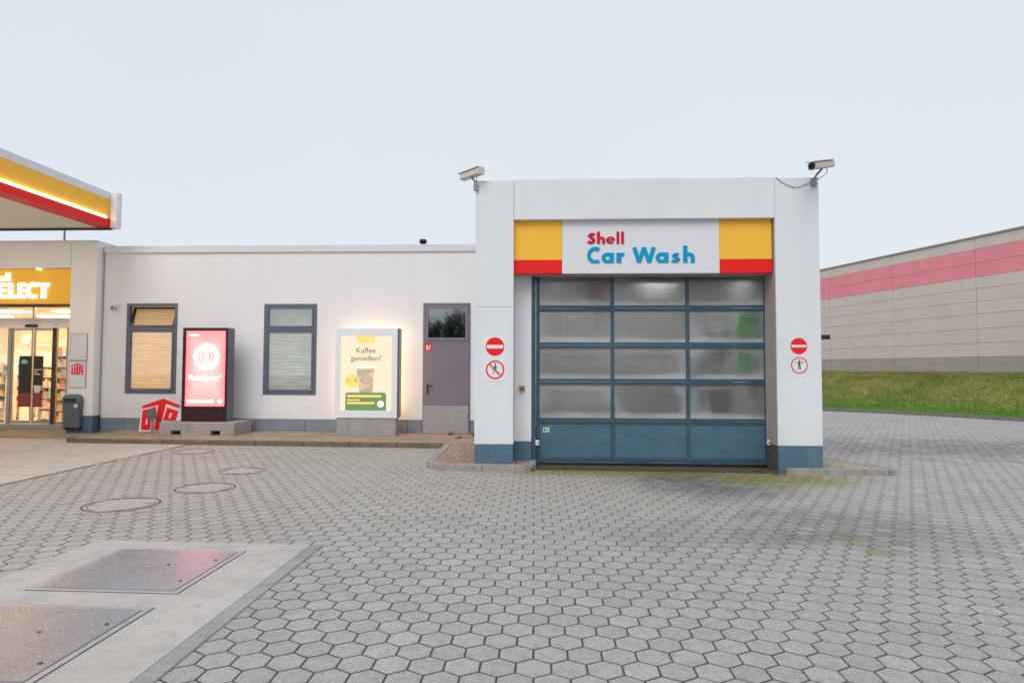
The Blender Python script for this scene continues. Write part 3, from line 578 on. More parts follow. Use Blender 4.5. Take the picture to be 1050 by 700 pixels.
# drain in front of the door
b = MB(); yd0 = G(640, 482.6)[1]; print('drain', yd0); t_ = thing('drain_channel', 'narrow slotted drain channel along the threshold of the wash door', 'drain', (1.9, yd0, 0))
b = MB().box(XD0 + .02, XD1 + .02, yd0 - .015, yd0 + .015, -.03, .004); b.shear().build('slot', 'black_plastic', t_)
b = MB(); x = XD0 + .02
while x < XD1 - .02: b.box(x, x + .022, yd0 - .03, yd0 + .03, -.03, .008); x += .05
b.shear().build('grating', 'cast_iron', t_)
MB().box(XD0 - .04, XD1 + .05, yd0 + .045, YD + .1, -.05, .012).shear().build('threshold', 'mossy_threshold', cw)
# big sign over the door
ysg = YF + .10; sxa, sxb, sxc, sxd = [P(px_, 252, ysg)[0] for px_ in (525.8, 576.2, 737.5, 791)]; z_a, z_b, z_c = P(650, 225, ysg)[2], P(650, 266.3, ysg)[2], P(650, 280.3, ysg)[2]
sg = thing('car_wash_sign', 'long white sign with red and blue lettering over the wash door, yellow ends', 'sign', ((sxa + sxd) / 2, ysg, z_c))
MB().box(sxb + .003, sxc - .003, ysg - .02, ysg + .1, z_c, ZB + .1).build('white_panel', 'white_panel', sg, bevel=.003)
for a_, b2 in ((sxa, sxb), (sxc, sxd)):
    MB().box(a_, b2, ysg - .015, ysg + .1, z_b + .001, ZB + .1).build('yellow_panel', 'yellow_panel', sg, bevel=.002); MB().box(a_, b2, ysg - .015, ysg + .1, z_c, z_b - .001).build('red_panel', 'red_panel', sg, bevel=.002)
MB().box(sxa, sxd, ysg + .101, YD + .1, z_c + .002, ZB + .05).build('sign_case', 'soffit', sg)
def word(chars, y0px, capx, mat, nm):
    b = MB(); zbase = P(640, y0px, ysg)[2]; cap = (y0px - capx) / FPX * ysg * 1.0
    for ch, xa, xb in chars: glyph(b, ch, P(xa, y0px, ysg)[0], P(xb, y0px, ysg)[0], zbase, cap, ysg - .021)
    b.build(nm, mat, sg)
word([('S', 601.8, 610.6), ('h', 612.0, 620.3), ('e', 621.2, 630.4), ('l', 632.0, 634.7), ('l', 636.7, 639.6)], 250.2, 238.8, 'letter_red', 'lettering')
word([('C', 602, 615.2), ('a', 616.6, 629.4), ('r', 631.9, 640.3), ('W', 648.2, 672.2), ('a', 672.0, 685.2), ('s', 687.8, 697.0), ('h', 700.2, 712.0)], 269.8, 253.9, 'letter_blue', 'lettering')
# prohibition signs on the pillars
def man_walk(b, cx, cz, r, y, walk):
    if walk: segs = [((-.02, .12), (.05, .62), .17), ((.03, .15), (.22, -.22), .11), ((.22, -.22), (.36, -.6), .09), ((-.0, .12), (-.12, -.22), .11), ((-.12, -.22), (-.32, -.58), .09), ((.02, .5), (-.25, .28), .08), ((-.25, .28), (-.34, .02), .07), ((.06, .5), (.27, .22), .08), ((.27, .22), (.36, .3), .07)]; hd = (.02, .80)
    else: segs = [((0, .0), (0, .5), .26), ((-.07, .05), (-.13, -.62), .12), ((.07, .05), (.13, -.62), .12), ((-.1, .44), (-.58, .36), .09), ((.1, .44), (.58, .36), .09)]; hd = (0, .68)
    for i, (p_, q_, w_) in enumerate(segs):
        L, R = strip([p_, q_], w_); vs = [L[0], L[1], R[1], R[0]]; b.prism_y([(cx + v[0] * r, cz + v[1] * r) for v in vs][::-1], y - .002 - .0003 * i, y)
    b.disc_y(cx + hd[0] * r, cz + hd[1] * r, .12 * r, y - .002, y, 16)
q0 = P(507.5, 367, YF); t_ = thing('prohibition_sign', 'white plate with no entry disc and crossed out walker on the left pillar', 'sign', (q0[0], YF, q0[2]), 'prohibition signs on the pillars')
MB().box(P(496.3, 360, YF)[0], P(519.5, 360, YF)[0], YF - .006, YF, P(507, 390.5, YF)[2], P(507, 345.3, YF)[2]).build('plate', 'sign_white', t_)
q = P(507.6, 355.3, YF); R_ = 9.55 / FPX * YF; MB().disc_y(q[0], q[2], R_, YF - .009, YF - .0065, 48).build('no_entry_disc', 'sign_red', t_); MB().box(q[0] - R_ * .88, q[0] + R_ * .88, YF - .0105, YF - .0092, q[2] - R_ * .19, q[2] + R_ * .19).build('white_bar', 'sign_white', t_)
q = P(507.7, 378.9, YF); MB().ring(q[0], q[2], R_ * .84, R_, YF - .0095, YF - .0065, 48).build('red_ring', 'sign_red', t_)
b = MB(); man_walk(b, q[0], q[2], R_ * .78, YF - .0065, True); b.build('walking_figure', 'sign_black', t_)
L, R = strip([(-.62, .62), (.62, -.62)], .13); b = MB(); b.prism_y([(q[0] + v[0] * R_, q[2] + v[1] * R_) for v in (L[0], L[1], R[1], R[0])][::-1], YF - .0125, YF - .0095); b.build('red_slash', 'sign_red', t_)
R_ = 8.2 / FPX * YF; q = P(819, 354.7, YF); t_ = thing('no_entry_sign', 'round red no entry disc with a white bar on the right pillar', 'sign', (q[0], YF, q[2]), 'prohibition signs on the pillars')
MB().disc_y(q[0], q[2], R_, YF - .004, YF, 48).build('no_entry_disc', 'sign_red', t_); MB().box(q[0] - R_ * .88, q[0] + R_ * .88, YF - .006, YF - .0042, q[2] - R_ * .15, q[2] + R_ * .15).build('white_bar', 'sign_white', t_)
q = P(819.6, 374.3, YF); t_ = thing('prohibition_sign', 'round red ringed sign with a black figure stretching both arms on the right pillar', 'sign', (q[0], YF, q[2]), 'prohibition signs on the pillars')
MB().disc_y(q[0], q[2], R_ * .9, YF - .003, YF, 48).build('white_disc', 'sign_white', t_); MB().ring(q[0], q[2], R_ * .87, R_, YF - .005, YF, 48).build('red_ring', 'sign_red', t_); b = MB(); man_walk(b, q[0], q[2], R_ * .86, YF - .0032, False); b.build('standing_figure', 'sign_black', t_)
# security cameras on the roof corners
def seccam(label, base, a, bb, r, cable):
    t_ = thing('security_camera', label, 'camera', base, 'security cameras on the car wash roof'); a, bb = Vector(a), Vector(bb); d = (bb - a).normalized(); side = d.cross(Vector((0, 0, 1))).normalized(); up = side.cross(d)
    m = a.lerp(bb, .5); L = (bb - a).length / 2
    pr = [(-1, -.7), (-1, .55), (-.6, .95), (.6, .95), (1, .55), (1, -.7), (.75, -.95), (-.75, -.95)]
    b = MB(); vs = [a + side * (u * r) + up * (v * r) for u, v in pr] + [bb + side * (u * r) + up * (v * r) for u, v in pr]
    b.add(vs, [list(range(8)), list(range(8, 16))[::-1]] + [(i, 8 + i, 8 + (i + 1) % 8, (i + 1) % 8) for i in range(8)]); h_ = b.build('housing', 'camera_shell', t_, bevel=.006)
    b = MB(); b.obox(m + up * (r * 1.08) - d * (.05), d, side, up, L * 1.08, r * 1.12, .006); b.build('sun_shield', 'camera_shell', t_)
    b = MB(); b.cyl(a - d * .001, a - d * .012, r * .8, r * .8, 20); b.build('lens', 'totem_black', h_)
    base = Vector(base); j = m - up * r * 1.0
    MB().tube([base + Vector((0, 0, 0)), base + (j - base) * .35 + Vector((0, 0, .02)), j], .018, 10).build('arm', 'bracket', t_)
    MB().box(base.x - .04, base.x + .04, base.y - .02, base.y + .02, base.z - .11, base.z + .02).build('mounting_plate', 'bracket', t_, bevel=.005)
    e = bb.lerp(a, .25) - up * r; MB().tube([tuple(v) for v in smooth3([e, e - Vector((0, 0, .07)), (e + base) / 2 - Vector((0, 0, .07)), base + Vector((0.02, 0, 0))])], .006, 6).build('cable', 'black_plastic', t_)
def smooth3(p): return [Vector(q) for q in smooth_pts([tuple(v) for v in p], 6)]
q1, q2 = P(474.5, 182, YF + .30), P(494, 175, YF - .15); q0 = P(488, 189, YF - .03)
seccam('grey security camera at the left roof corner of the car wash, pointing leftwards', (q0[0], YF - .02, q0[2]), q1, q2, .062, 0)
q1, q2 = P(832.5, 170.5, YF - .45), P(852, 168, YF + .35); q0 = P(834.5, 184, YF - .03)
seccam('grey security camera at the right roof corner of the car wash, seen lens first', (q0[0], YF - .02, q0[2]), q1, q2, .062, 0)
cpts = [P(795.5, 181.5, YF - .01), P(802, 187, YF - .012), P(810, 190.8, YF - .012), P(817, 192, YF - .012), P(825, 189.5, YF - .012), P(833, 186.5, YF - .012)]
MB().tube([tuple(v) for v in smooth_pts([tuple(c_) for c_ in cpts], 5)], .005, 6).build('loose_cable', 'bracket', None, label='thin loose cable sagging across the top of the right pillar', cat='cable')
q = P(534, 184.3, YF + .4); MB().box(q[0] - .1, q[0] + .1, YF + .3, YF + .5, ZT + .004, ZT + .06).build('roof_cap', 'coping', cw, bevel=.005)
# dark lamp sticking out behind the right pillar, and black cable end at its foot
q = P(845, 346, 11.2); t_ = thing('post_lamp', 'small dark box on a bracket sticking out at the right side of the right pillar', 'sensor', (XR1, 11.2, q[2]))
MB().box(XR1 + .03, q[0] + .085, 11.15, 11.3, q[2] - .03, q[2] + .045).build('head', 'sign_black', t_, bevel=.008); MB().box(XR1, XR1 + .03, 11.18, 11.26, q[2] - .35, q[2] + .02).build('bracket', 'sign_black', t_)
q = P(843.5, 462, 10.9); MB().box(XR1, XR1 + .03, 10.85, 10.95, .2, .42).build('socket_box', 'black_plastic', None, bevel=.006, label='little black box low on the outer side of the right pillar', cat='socket')
# ================================================================== STATION BUILDING: white wing
XW0 = P(105.3, 350, YWG)[0]; XW1 = XL0 + .05; z_roof = P(300, 251.5, YWG)[2]; z_cop = P(300, 258.6, YWG)[2]; z_sk = P(300, 429.3, YWG)[2]; print('wing', XW0, z_roof, z_sk)
st = thing('station_building', 'low white building with two windows, a violet door and a lit shop front', 'building', (-8, YWG, .1))
def hole(px0, px1, py0, py1, Y=YWG):
    ym = (py0 + py1) / 2; xm = (px0 + px1) / 2; return P(px0, ym, Y)[0], P(px1, ym, Y)[0], P(xm, py1, Y)[2], P(xm, py0, Y)[2]
w1 = hole(129.2, 181.3, 311, 403.5); w2 = hole(270.3, 324.6, 311.5, 404.7); d1 = hole(433.6, 482.3, 310.6, 445)
th = .3
def wall_with_holes(x0, x1, z0, z1, holes, y0, y1):
    b = MB(); xs = [x0]; 
    for h in sorted(holes): 
        b.box(xs[-1], h[0], y0, y1, z0, z1)
        if h[2] > z0: b.box(h[0], h[1], y0, y1, z0, h[2])
        b.box(h[0], h[1], y0, y1, h[3], z1); xs.append(h[1])
    b.box(xs[-1], x1, y0, y1, z0, z1); return b
hd = (d1[0], d1[1], z_sk, d1[3])
# merge: use one clean grid so no seams show
def grid_wall(x0, x1, z0, z1, holes, y0, y1):
    X = sorted({x0, x1} | {h[0] for h in holes} | {h[1] for h in holes}); Z = sorted({z0, z1} | {h[2] for h in holes if h[2] > z0} | {h[3] for h in holes}); b = MB()
    idx = {}
    for k, y in enumerate((y0, y1)):
        for i, x in enumerate(X):
            for j, z in enumerate(Z): idx[(i, j, k)] = len(b.v); b.v.append((x, y, z))
    solid = lambda i, j: 0 <= i < len(X) - 1 and 0 <= j < len(Z) - 1 and not any(h[0] <= X[i] < h[1] and h[2] <= Z[j] + 1e-9 < h[3] for h in holes)
    for i in range(len(X) - 1):
        for j in range(len(Z) - 1):
            if not solid(i, j): continue
            A = lambda a, c, k: idx[(i + a, j + c, k)]
            b.f.append([A(0,0,0), A(1,0,0), A(1,1,0), A(0,1,0)]); b.f.append([A(0,0,1), A(0,1,1), A(1,1,1), A(1,0,1)])
            if not solid(i-1, j): b.f.append([A(0,0,0), A(0,1,0), A(0,1,1), A(0,0,1)])
            if not solid(i+1, j): b.f.append([A(1,0,0), A(1,0,1), A(1,1,1), A(1,1,0)])
            if not solid(i, j-1): b.f.append([A(0,0,0), A(0,0,1), A(1,0,1), A(1,0,0)])
            if not solid(i, j+1): b.f.append([A(0,1,0), A(1,1,0), A(1,1,1), A(0,1,1)])
    b.sm = [False] * len(b.f); return b
grid_wall(XW0, XW1, z_sk, z_cop + .02, [w1, w2, hd], YWG, YWG + th).build('wall', 'white_render', st)
joints = [P(px_, 435, YWG)[0] for px_ in (127, 262, 313, 418)]; xs = [XW0] + joints + [d1[0] - .002]
for a_, b2 in list(zip(xs, xs[1:])) + [(d1[1] + .01, XW1)]: MB().box(a_ + .004, b2 - .004, YWG - .012, YWG + .2, 0, z_sk - .001).build('skirting_panel', 'grey_skirt', st, bevel=.003)
MB().box(XW0, XW1, YWG - .045, YWG + .4, z_cop, z_roof).build('coping', 'coping', st, bevel=.004)
MB().box(-24, XW1, YWG + .3, 24, z_roof - .4, z_roof - .25).build('roof', 'roofing', st)
MB().box(-24, XW1, 23.8, 24, 0, z_roof - .2).build('wall', 'white_render', st)
def window(h, warm):
    x0, x1, z0, z1 = h; y = YWG; f = .075; H = z1 - z0; zm = z1 - H * .275
    b = MB()
    for r in ((x0, x0 + f, z0, z1), (x1 - f, x1, z0, z1), (x0 + f, x1 - f, z0, z0 + f), (x0 + f, x1 - f, z1 - f, z1), (x0 + f, x1 - f, zm - f * .7, zm + f * .3)): b.box(r[0], r[1], y - .012, y + .09, r[2], r[3])
    fr = b.build('window', 'frame_blue', st, bevel=.004)
    def sash(xa, xb, za, zb_, tilt):
        g_ = .045; b = MB(); 
        for r in ((xa, xa + g_, za, zb_), (xb - g_, xb, za, zb_), (xa + g_, xb - g_, za, za + g_), (xa + g_, xb - g_, zb_ - g_, zb_)): b.box(r[0], r[1], y - .022, y + .04, r[2], r[3])
        gl = MB().box(xa + g_, xb - g_, y + .012, y + .018, za + g_, zb_ - g_)
        if tilt:
            for m_ in (b, gl): m_.v = [(X, Y_ + (Z - za) * .34 * 1., Z) for X, Y_, Z in m_.v]
        s_ = b.build('sash', 'frame_blue' if not tilt else 'black_plastic', fr, bevel=.003); gl.build('glass', 'window_glass', fr)
    sash(x0 + f + .004, x1 - f - .004, z0 + f + .004, zm - f * .7 - .004, False); sash(x0 + f + .004, x1 - f - .004, zm + f * .3 + .004, z1 - f - .004, warm)
    for xx in (x0 + f + .05, x1 - f - .09): MB().box(xx, xx + .04, y - .03, y - .008, z0 + f - .02, z0 + f + .005).build('hinge', 'black_plastic', fr)
    MB().box(x0 + f, x1 - f, y + .055, y + .088, zm - f, zm - f + .01).build('trim', 'frame_blue', fr)
    b = MB(); z = z0 + f; k = 0
    while z < zm - .08:
        b.add([(x0 + f - .01, y + .10, z), (x1 - f + .01, y + .10, z), (x1 - f + .01, y + .06, z + .073), (x0 + f - .01, y + .06, z + .073)], [(0, 1, 2, 3)]); z += .085
    b.build('blind', 'blind_warm' if warm else 'blind_grey', fr)
    MB().box(x0 + .02, x1 - .02, y + .28, y + .30, z0, z1).build('back_panel', 'blind_amber' if warm else 'blind_grey', fr)
    return fr
fr = window(w1, True); fr['label'] = 'window with warm lit blind and tilted top sash'; fr2 = window(w2, False); fr2['label'] = 'window with grey blind and shut top sash'
# service door with glazed transom
x0, x1, z0, z1 = d1; zt = P(458, 351.5, YWG)[2]; zk = P(458, 415.7, YWG)[2]; f = .05
b = MB(); b.box(x0, x0 + f, YWG - .02, YWG + .1, z0, z1).box(x1 - f, x1, YWG - .02, YWG + .1, z0, z1).box(x0 + f, x1 - f, YWG - .02, YWG + .1, z1 - f, z1).box(x0 + f, x1 - f, YWG - .02, YWG + .1, zt - .01, zt + f)
dfr = b.build('door_frame', 'door_violet', st, bevel=.003)
b = MB(); g_ = .07; xa, xb, za, zb_ = x0 + f + .006, x1 - f - .006, zt + f + .006, z1 - f - .006
for r in ((xa, xa + g_, za, zb_), (xb - g_, xb, za, zb_), (xa + g_, xb - g_, za, za + g_), (xa + g_, xb - g_, zb_ - g_, zb_)): b.box(r[0], r[1], YWG - .03, YWG + .06, r[2], r[3])
b.build('transom_sash', 'door_violet', dfr, bevel=.003); MB().box(xa + g_ - .001, xb - g_ + .001, YWG + .0, YWG + .01, za + g_, zb_ - g_).build('glass', 'dark_glass', dfr); MB().box(xa + g_, xb - g_, YWG + .15, YWG + .17, za, zb_).build('frosted_panel', 'frame_blue', dfr)
lf = MB().box(x0 + .012, x1 - .035, YWG - .034, YWG + .03, z0 + .012, zt - .014).build('service_door', 'door_violet', st, bevel=.003)
MB().box(x0 + .02, x1 - .045, YWG - .039, YWG - .034, z0 + .02, zk).build('kick_plate', 'kick_plate', lf)
q = P(438.8, 398, YWG); b = MB().box(q[0] - .02, q[0] + .02, YWG - .044, YWG - .034, q[2] - .13, q[2] + .1); b.tube([(q[0], YWG - .04, q[2] + .06), (q[0], YWG - .1, q[2] + .06), (q[0] + .13, YWG - .1, q[2] + .06)], .011, 8); b.build('handle', 'black_plastic', lf)
for zz_ in (z0 + .45, zt - .3): MB().cyl((x1 - .035, YWG - .04, zz_), (x1 - .035, YWG - .04, zz_ + .12), .012, .012, 10).build('hinge', 'bracket', lf)
q = P(439.3, 355.7, YWG - .04); t_ = thing('extinguisher_sign', 'tiny red fire extinguisher sign at the top left of the violet door', 'sign', (q[0], YWG - .036, q[2])); s_ = .085
MB().box(q[0] - s_, q[0] + s_, YWG - .038, YWG - .035, q[2] - s_, q[2] + s_).build('plate', 'sign_red', t_)
b = MB(); b.box(q[0] - .05, q[0] - .012, YWG - .0395, YWG - .0381, q[2] - .065, q[2] + .03).box(q[0] - .038, q[0] - .022, YWG - .0395, YWG - .0381, q[2] + .03, q[2] + .06).box(q[0] + .01, q[0] + .035, YWG - .0395, YWG - .0381, q[2] - .065, q[2] - .01).prism_y([(q[0] + .02, q[2] - .01), (q[0] + .065, q[2] + .02), (q[0] + .03, q[2] + .055)], YWG - .0395, YWG - .0381); b.build('symbol', 'sign_white', t_)
# things on the wing
q = P(433.8, 248.5, YWG + .6); b = MB(); t_ = thing('roof_vent', 'small black vent standing on the flat roof edge left of the car wash', 'vent', (q[0], YWG + .6, z_roof)); MB().cyl((q[0], YWG + .6, z_roof - .3), (q[0], YWG + .6, q[2] - .0), .07, .07, 16).build('pipe', 'sign_black', t_); MB().cyl((q[0], YWG + .6, q[2]), (q[0], YWG + .6, q[2] + .07), .10, .085, 16).build('cap', 'sign_black', t_)
q = P(118, 315, YWG); t_ = thing('wall_camera', 'small white dome camera on the wall left of the first window', 'camera', (q[0], YWG, q[2])); MB().box(q[0] - .10, q[0] + .10, YWG - .07, YWG, q[2] - .07, q[2] + .10).build('housing', 'sign_white', t_, bevel=.02); MB().cyl((q[0] + .02, YWG - .06, q[2]), (q[0] + .02, YWG - .15, q[2] - .02), .085, .05, 18).build('dome', 'camera_shell', t_, bevel=.01); MB().cyl((q[0] + .03, YWG - .145, q[2] - .02), (q[0] + .03, YWG - .16, q[2] - .025), .03, .02, 12).build('lens', 'black_plastic', t_)
# ================================================================== SHOP FRONT
XS1 = P(96.8, 350, YPL)[0]; XS0 = P(70.5, 350, YPL)[0]; zs_t = P(80, 247.8, YPL)[2]; zf_b = P(40, 274.5, YPL)[2]; print('shop', XS0, XS1, zs_t)
XSL = -20.
pier = MB().box(XS0, XS1, YPL, YPL + .5, .5, zs_t).build('pier', 'beige_render', st, bevel=.004); MB().box(XS0 + .3, XS1 - .003, YPL + .003, YPL + .5, 0, .499).build('skirting', 'blue_skirt', pier)
MB().box(XS0, XS0 + .299, YPL + .003, YPL + .5, 0, .499).build('skirting', 'blue_skirt', pier)
MB().box(XS1 - .2, XS1 - .001, YPL + .5, YWG + 3, 0, zs_t - .002).build('wall', 'white_render', st)
MB().box(XSL, XS0 - .012, YPL - .002, YPL + .7, zf_b, zs_t).build('fascia', 'beige_render', st, bevel=.004)
MB().box(XSL, XS1 + .0, YPL - .02, YPL + .8, zs_t, zs_t + .03).build('coping', 'coping', st)
zsb = P(40, 311.2, YPL)[2]; ys = YPL + .12
gs = thing('shop_sign', 'glowing golden sign with white block letters above the shop entrance', 'sign', (XS0 - 1, ys, zsb))
t = NT('gold_sign'); p = t.pos(); s = t.sep(p); n = t.noise(p, 1.2, 3, .5); e = t.n('BsdfPrincipled', i_Base_Color=(.62, .34, .03), i_Roughness=.35); e.inputs['Emission Color'].default_value = (.85, .42, .02, 1); e.inputs['Emission Strength'].default_value = .30; M['gold_sign'] = t.done(e)
MB().box(XSL + .1, XS0 - .005, ys, ys + .3, zsb, zf_b - .01).build('panel', 'gold_sign', gs)
MB().box(XSL, XS0 - .004, ys - .03, ys + .3, zsb - .06, zsb - .001).build('edge_trim', 'dark_metal', gs)
b = MB(); zb0 = P(30, 305.8, ys)[2]; cap = P(30, 290.4, ys)[2] - zb0
for ch, xa, xb in (('S', -13.5, -3), ('E', -1.8, 7.2), ('L', 9.6, 18), ('E', 19.3, 27), ('C', 28, 39.3), ('T', 40, 51)):
    glyph(b, ch, P(xa, 300, ys)[0], P(xb, 300, ys)[0], zb0, cap, ys - .004, .04)
b.build('lettering', 'letter_glow', gs)
b = MB(); zb1 = P(5, 288.2, ys)[2]; cap = (P(5, 280.2, ys)[2] - zb1) / 1.1
for ch, xa, xb in (('S', -19, -13.5), ('h', -12.5, -7), ('e', -6, 0.4), ('e', 0.6, 5.6), ('l', 6.3, 8.2), ('l', 9.2, 11.2)):
    if ch == 'e' and xa < 0: continue
    glyph(b, ch, P(xa + (5 if xa < 0 else 0), 285, ys)[0], P(xb + (5 if xa < 0 else 0), 285, ys)[0], zb1, cap, ys - .004, .03)
b.build('lettering', 'letter_glow', gs)
for px_ in (39.5,): q = P(px_, 274.5, YPL + .05); MB().cyl((q[0], YPL + .06, zf_b - .01), (q[0], YPL + .06, zf_b - .035), .05, .06, 14).build('spotlight', 'letter_glow', gs)
# glazing
zh1, zh0 = P(40, 326.2, YGL)[2], P(40, 336.3, YGL)[2]; z_th = P(40, 434.5, YGL)[2]
gx = lambda px_: P(px_, 380, YGL)[0]
MB().box(XSL, XS0 + .1, YGL - .05, YGL + .1, zh0, zh1).build('door_header', 'beige_render', st, bevel=.004)
q = P(32, 334, YGL - .1); MB().box(q[0] - .14, q[0] + .14, YGL - .14, YGL - .052, q[2] - .035, q[2] + .035).build('door_sensor', 'black_plastic', st, bevel=.01)
b = MB()
for px_, wd_ in ((9.8, .045), (70, .04), (-40, .045)): b.box(gx(px_) - wd_, gx(px_) + wd_, YGL - .03, YGL + .05, z_th, zh0)
b.box(gx(33.3) - .02, gx(33.3) + .02, YGL - .03, YGL + .05, zh1, zsb); b.box(XSL, XS0 + .1, YGL - .04, YGL + .06, 0.02, z_th); b.build('glazing_frame', 'alu', st)
MB().box(gx(56.5) - .05, gx(56.5) + .03, YGL - .06, YGL + .05, z_th, zh0).build('mullion', 'dark_metal', st)
for a_, b2 in ((12, 33.2), (34.4, 54.5)):
    xa, xb = gx(a_), gx(b2); b = MB()
    for r in ((xa, xa + .035, z_th + .01, zh0 - .01), (xb - .035, xb, z_th + .01, zh0 - .01), (xa + .035, xb - .035, z_th + .01, z_th + .09), (xa + .035, xb - .035, zh0 - .06, zh0 - .01)): b.box(r[0], r[1], YGL - .02, YGL + .02, r[2], r[3])
    sd = b.build('sliding_door', 'alu', st); MB().box(xa + .035, xb - .035, YGL - .004, YGL + .004, z_th + .09, zh0 - .06).build('glass', 'clear_glass', sd)
MB().box(gx(58), XS0 + .1, YGL + .0, YGL + .008, z_th, zh0).build('glass', 'clear_glass', st); MB().box(XSL, gx(8.5), YGL + .0, YGL + .008, z_th, zh0).build('glass', 'clear_glass', st)
MB().box(XSL, gx(33), YGL + .0, YGL + .008, zh1, zsb).build('glass', 'clear_glass', st); MB().box(gx(33.6), XS0 + .1, YGL + .0, YGL + .008, zh1, zsb).build('glass', 'clear_glass', st)
# shop interior shell
MB().box(XSL, XS1 - .2, YGL + 6, YGL + 6.1, 0, 3.4).box(XS1 - .32, XS1 - .2, YGL + .1, YGL + 6, 0, 3.4).box(XSL - .1, XSL, YGL, YGL + 6, 0, 3.4).build('inner_wall', 'shop_wall', st)
MB().box(XSL, XS1 - .3, YGL + .1, YGL + 6, 3.36, 3.42).build('ceiling', 'shelf', st); MB().box(XSL, XS1 - .3, YGL + .06, YGL + 6, 0, .11).build('shop_floor', 'shop_floor', st)
k = 0
for yy in (YGL + .9, YGL + 2.6, YGL + 4.3):
    for xx in (-18, -16, -14, -12.2): MB().box(xx - .5, xx + .5, yy - .2, yy + .2, 3.33, 3.355).build('ceiling_lamp', 'shop_lamp', st)
# shelves with goods
def shelf(x0, x1, y, label, n=5, z1=1.9):
    t_ = thing('shop_shelf', label, 'shelf', ((x0 + x1) / 2, y, .11), 'shelves inside the shop'); b = MB().box(x0, x1, y + .35, y + .38, .11, z1 + .1).box(x0 - .02, x0, y, y + .38, .11, z1 + .1).box(x1, x1 + .02, y, y + .38, .11, z1 + .1)
    for k in range(n): z = .2 + k * (z1 - .2) / n; b.box(x0, x1, y, y + .35, z - .02, z)
    b.build('rack', 'shelf', t_)
    gds = [MB() for _ in range(6)]; r_ = random.Random(int(x0 * 100))
    for k in range(n):
        z = .2 + k * (z1 - .2) / n; x = x0 + .03
        while x < x1 - .1:
            w_ = r_.uniform(.05, .14); h_ = r_.uniform(.12, (z1 - .2) / n - .05); gds[r_.choice([0, 1, 1, 2, 3, 3, 3, 5, 5, 4])].box(x, x + w_ - .008, y + .02, y + .18, z + .001, z + h_); x += w_
    for i, g_ in enumerate(gds):
        if g_.v: o = g_.build('packets', 'pack%d' % i, t_); o['kind'] = 'stuff'
def sh(a_, b2, dy, label, n=5, z1=1.9): y_ = YGL + dy; shelf(P(a_, 380, y_)[0], P(b2, 380, y_)[0], y_, label, n, z1)
sh(57, 71, 1.1, 'tall shelf of packets behind the narrow right pane of the shop', 7, 2.3); sh(40, 54, 2.0, 'shelf of packets behind the right sliding door', 6, 2.0); sh(10, 21, 2.6, 'shelf of goods behind the left sliding door, left of the poster', 6, 2.1); sh(23, 38, 3.6, 'low shelf of goods furthest back in the shop', 4, 1.5)
sh(-25, 6, 1.6, 'shelf of goods behind the left fixed shop pane')
q = P(40, 350, YGL + 3.0); t_ = thing('hanging_banner', 'brown menu banner with a white disc and white letter line above the shop counter', 'banner', (q[0], YGL + 3.0, q[2]))
xa, xb, za, zb_ = P(22, 350, YGL + 3)[0], P(56, 350, YGL + 3)[0], P(40, 359, YGL + 3)[2], P(40, 342, YGL + 3)[2]
MB().box(xa, xb, YGL + 3, YGL + 3.04, za, zb_).build('board', 'pack5', t_); MB().disc_y(P(27, 350, YGL + 3)[0], P(27, 349, YGL + 3)[2], .14, YGL + 2.98, YGL + 2.999, 24).build('disc', 'poster_white', t_); MB().box(P(31, 350, YGL + 3)[0], P(52, 350, YGL + 3)[0], YGL + 2.98, YGL + 2.999, P(40, 355, YGL + 3)[2], P(40, 353, YGL + 3)[2]).build('lettering', 'poster_white', t_)
# poster on the sliding doors, in two halves
yp = YGL - .03
simple('poster_dark', (.022, .017, .015), .4); simple('poster_red', (.30, .04, .03), .4); simple('ice_white', (.75, .74, .72), .5)
t_ = thing('door_poster', 'black coffee poster with a white oval and cup, split across the two sliding shop doors', 'poster', (gx(31), yp, P(31, 417, yp)[2]))
b = MB()
zA, zB_ = P(31, 417, yp)[2], P(31, 364.8, yp)[2]
for a_, b2 in ((19.2, 31.8), (34.2, 43.9)): b.box(P(a_, 390, yp)[0], P(b2, 390, yp)[0], yp - .004, yp, zA, zB_)
b.build('sheet', 'poster_dark', t_); b = MB()
for a_, b2 in ((19.4, 31.6), (34.4, 43.7)): b.box(P(a_, 390, yp)[0], P(b2, 390, yp)[0], yp - .006, yp - .0045, zA + .02, P(31, 403, yp)[2])
b.build('red_band', 'poster_red', t_)
MB().disc_y(P(25.3, 370, yp)[0], P(25, 370.8, yp)[2], 3.6 / FPX * yp, yp - .0065, yp - .0045, 24, 2.4 / FPX * yp).build('oval', 'mint', t_)
b = MB()
for a_, b2, y_ in ((34.8, 42.5, 378.8), (34.8, 38, 381.2), (34.8, 41, 383.4)): b.box(P(a_, 390, yp)[0], P(b2, 390, yp)[0], yp - .0065, yp - .0045, P(31, y_ + .5, yp)[2], P(31, y_ - .4, yp)[2])
b.build('text_lines', 'ice_white', t_)
b = MB(); xa, xb = P(34.8, 390, yp)[0], P(42.5, 390, yp)[0]; b.prism_y([(xa + .03, P(31, 402.5, yp)[2]), (xb - .04, P(31, 402.5, yp)[2]), (xb, P(31, 395, yp)[2]), (xa, P(31, 395, yp)[2])], yp - .008, yp - .0045); b.ring(xb - .0, P(31, 398, yp)[2], .025, .05, yp - .0085, yp - .0045, 16); b.build('cup', 'ice_white', t_)
q = P(6, 378, YGL - .02); t_ = thing('push_sticker', 'small blue square sticker on the fixed shop pane', 'sticker', (q[0], YGL - .02, q[2])); MB().box(q[0] - .08, q[0] + .08, YGL - .02, YGL - .004, q[2] - .16, q[2] + .1).build('sheet', 'ice_white', t_); MB().box(q[0] - .055, q[0] + .055, YGL - .023, YGL - .0205, q[2] - .045, q[2] + .07).build('blue_square', 'pack2', t_)
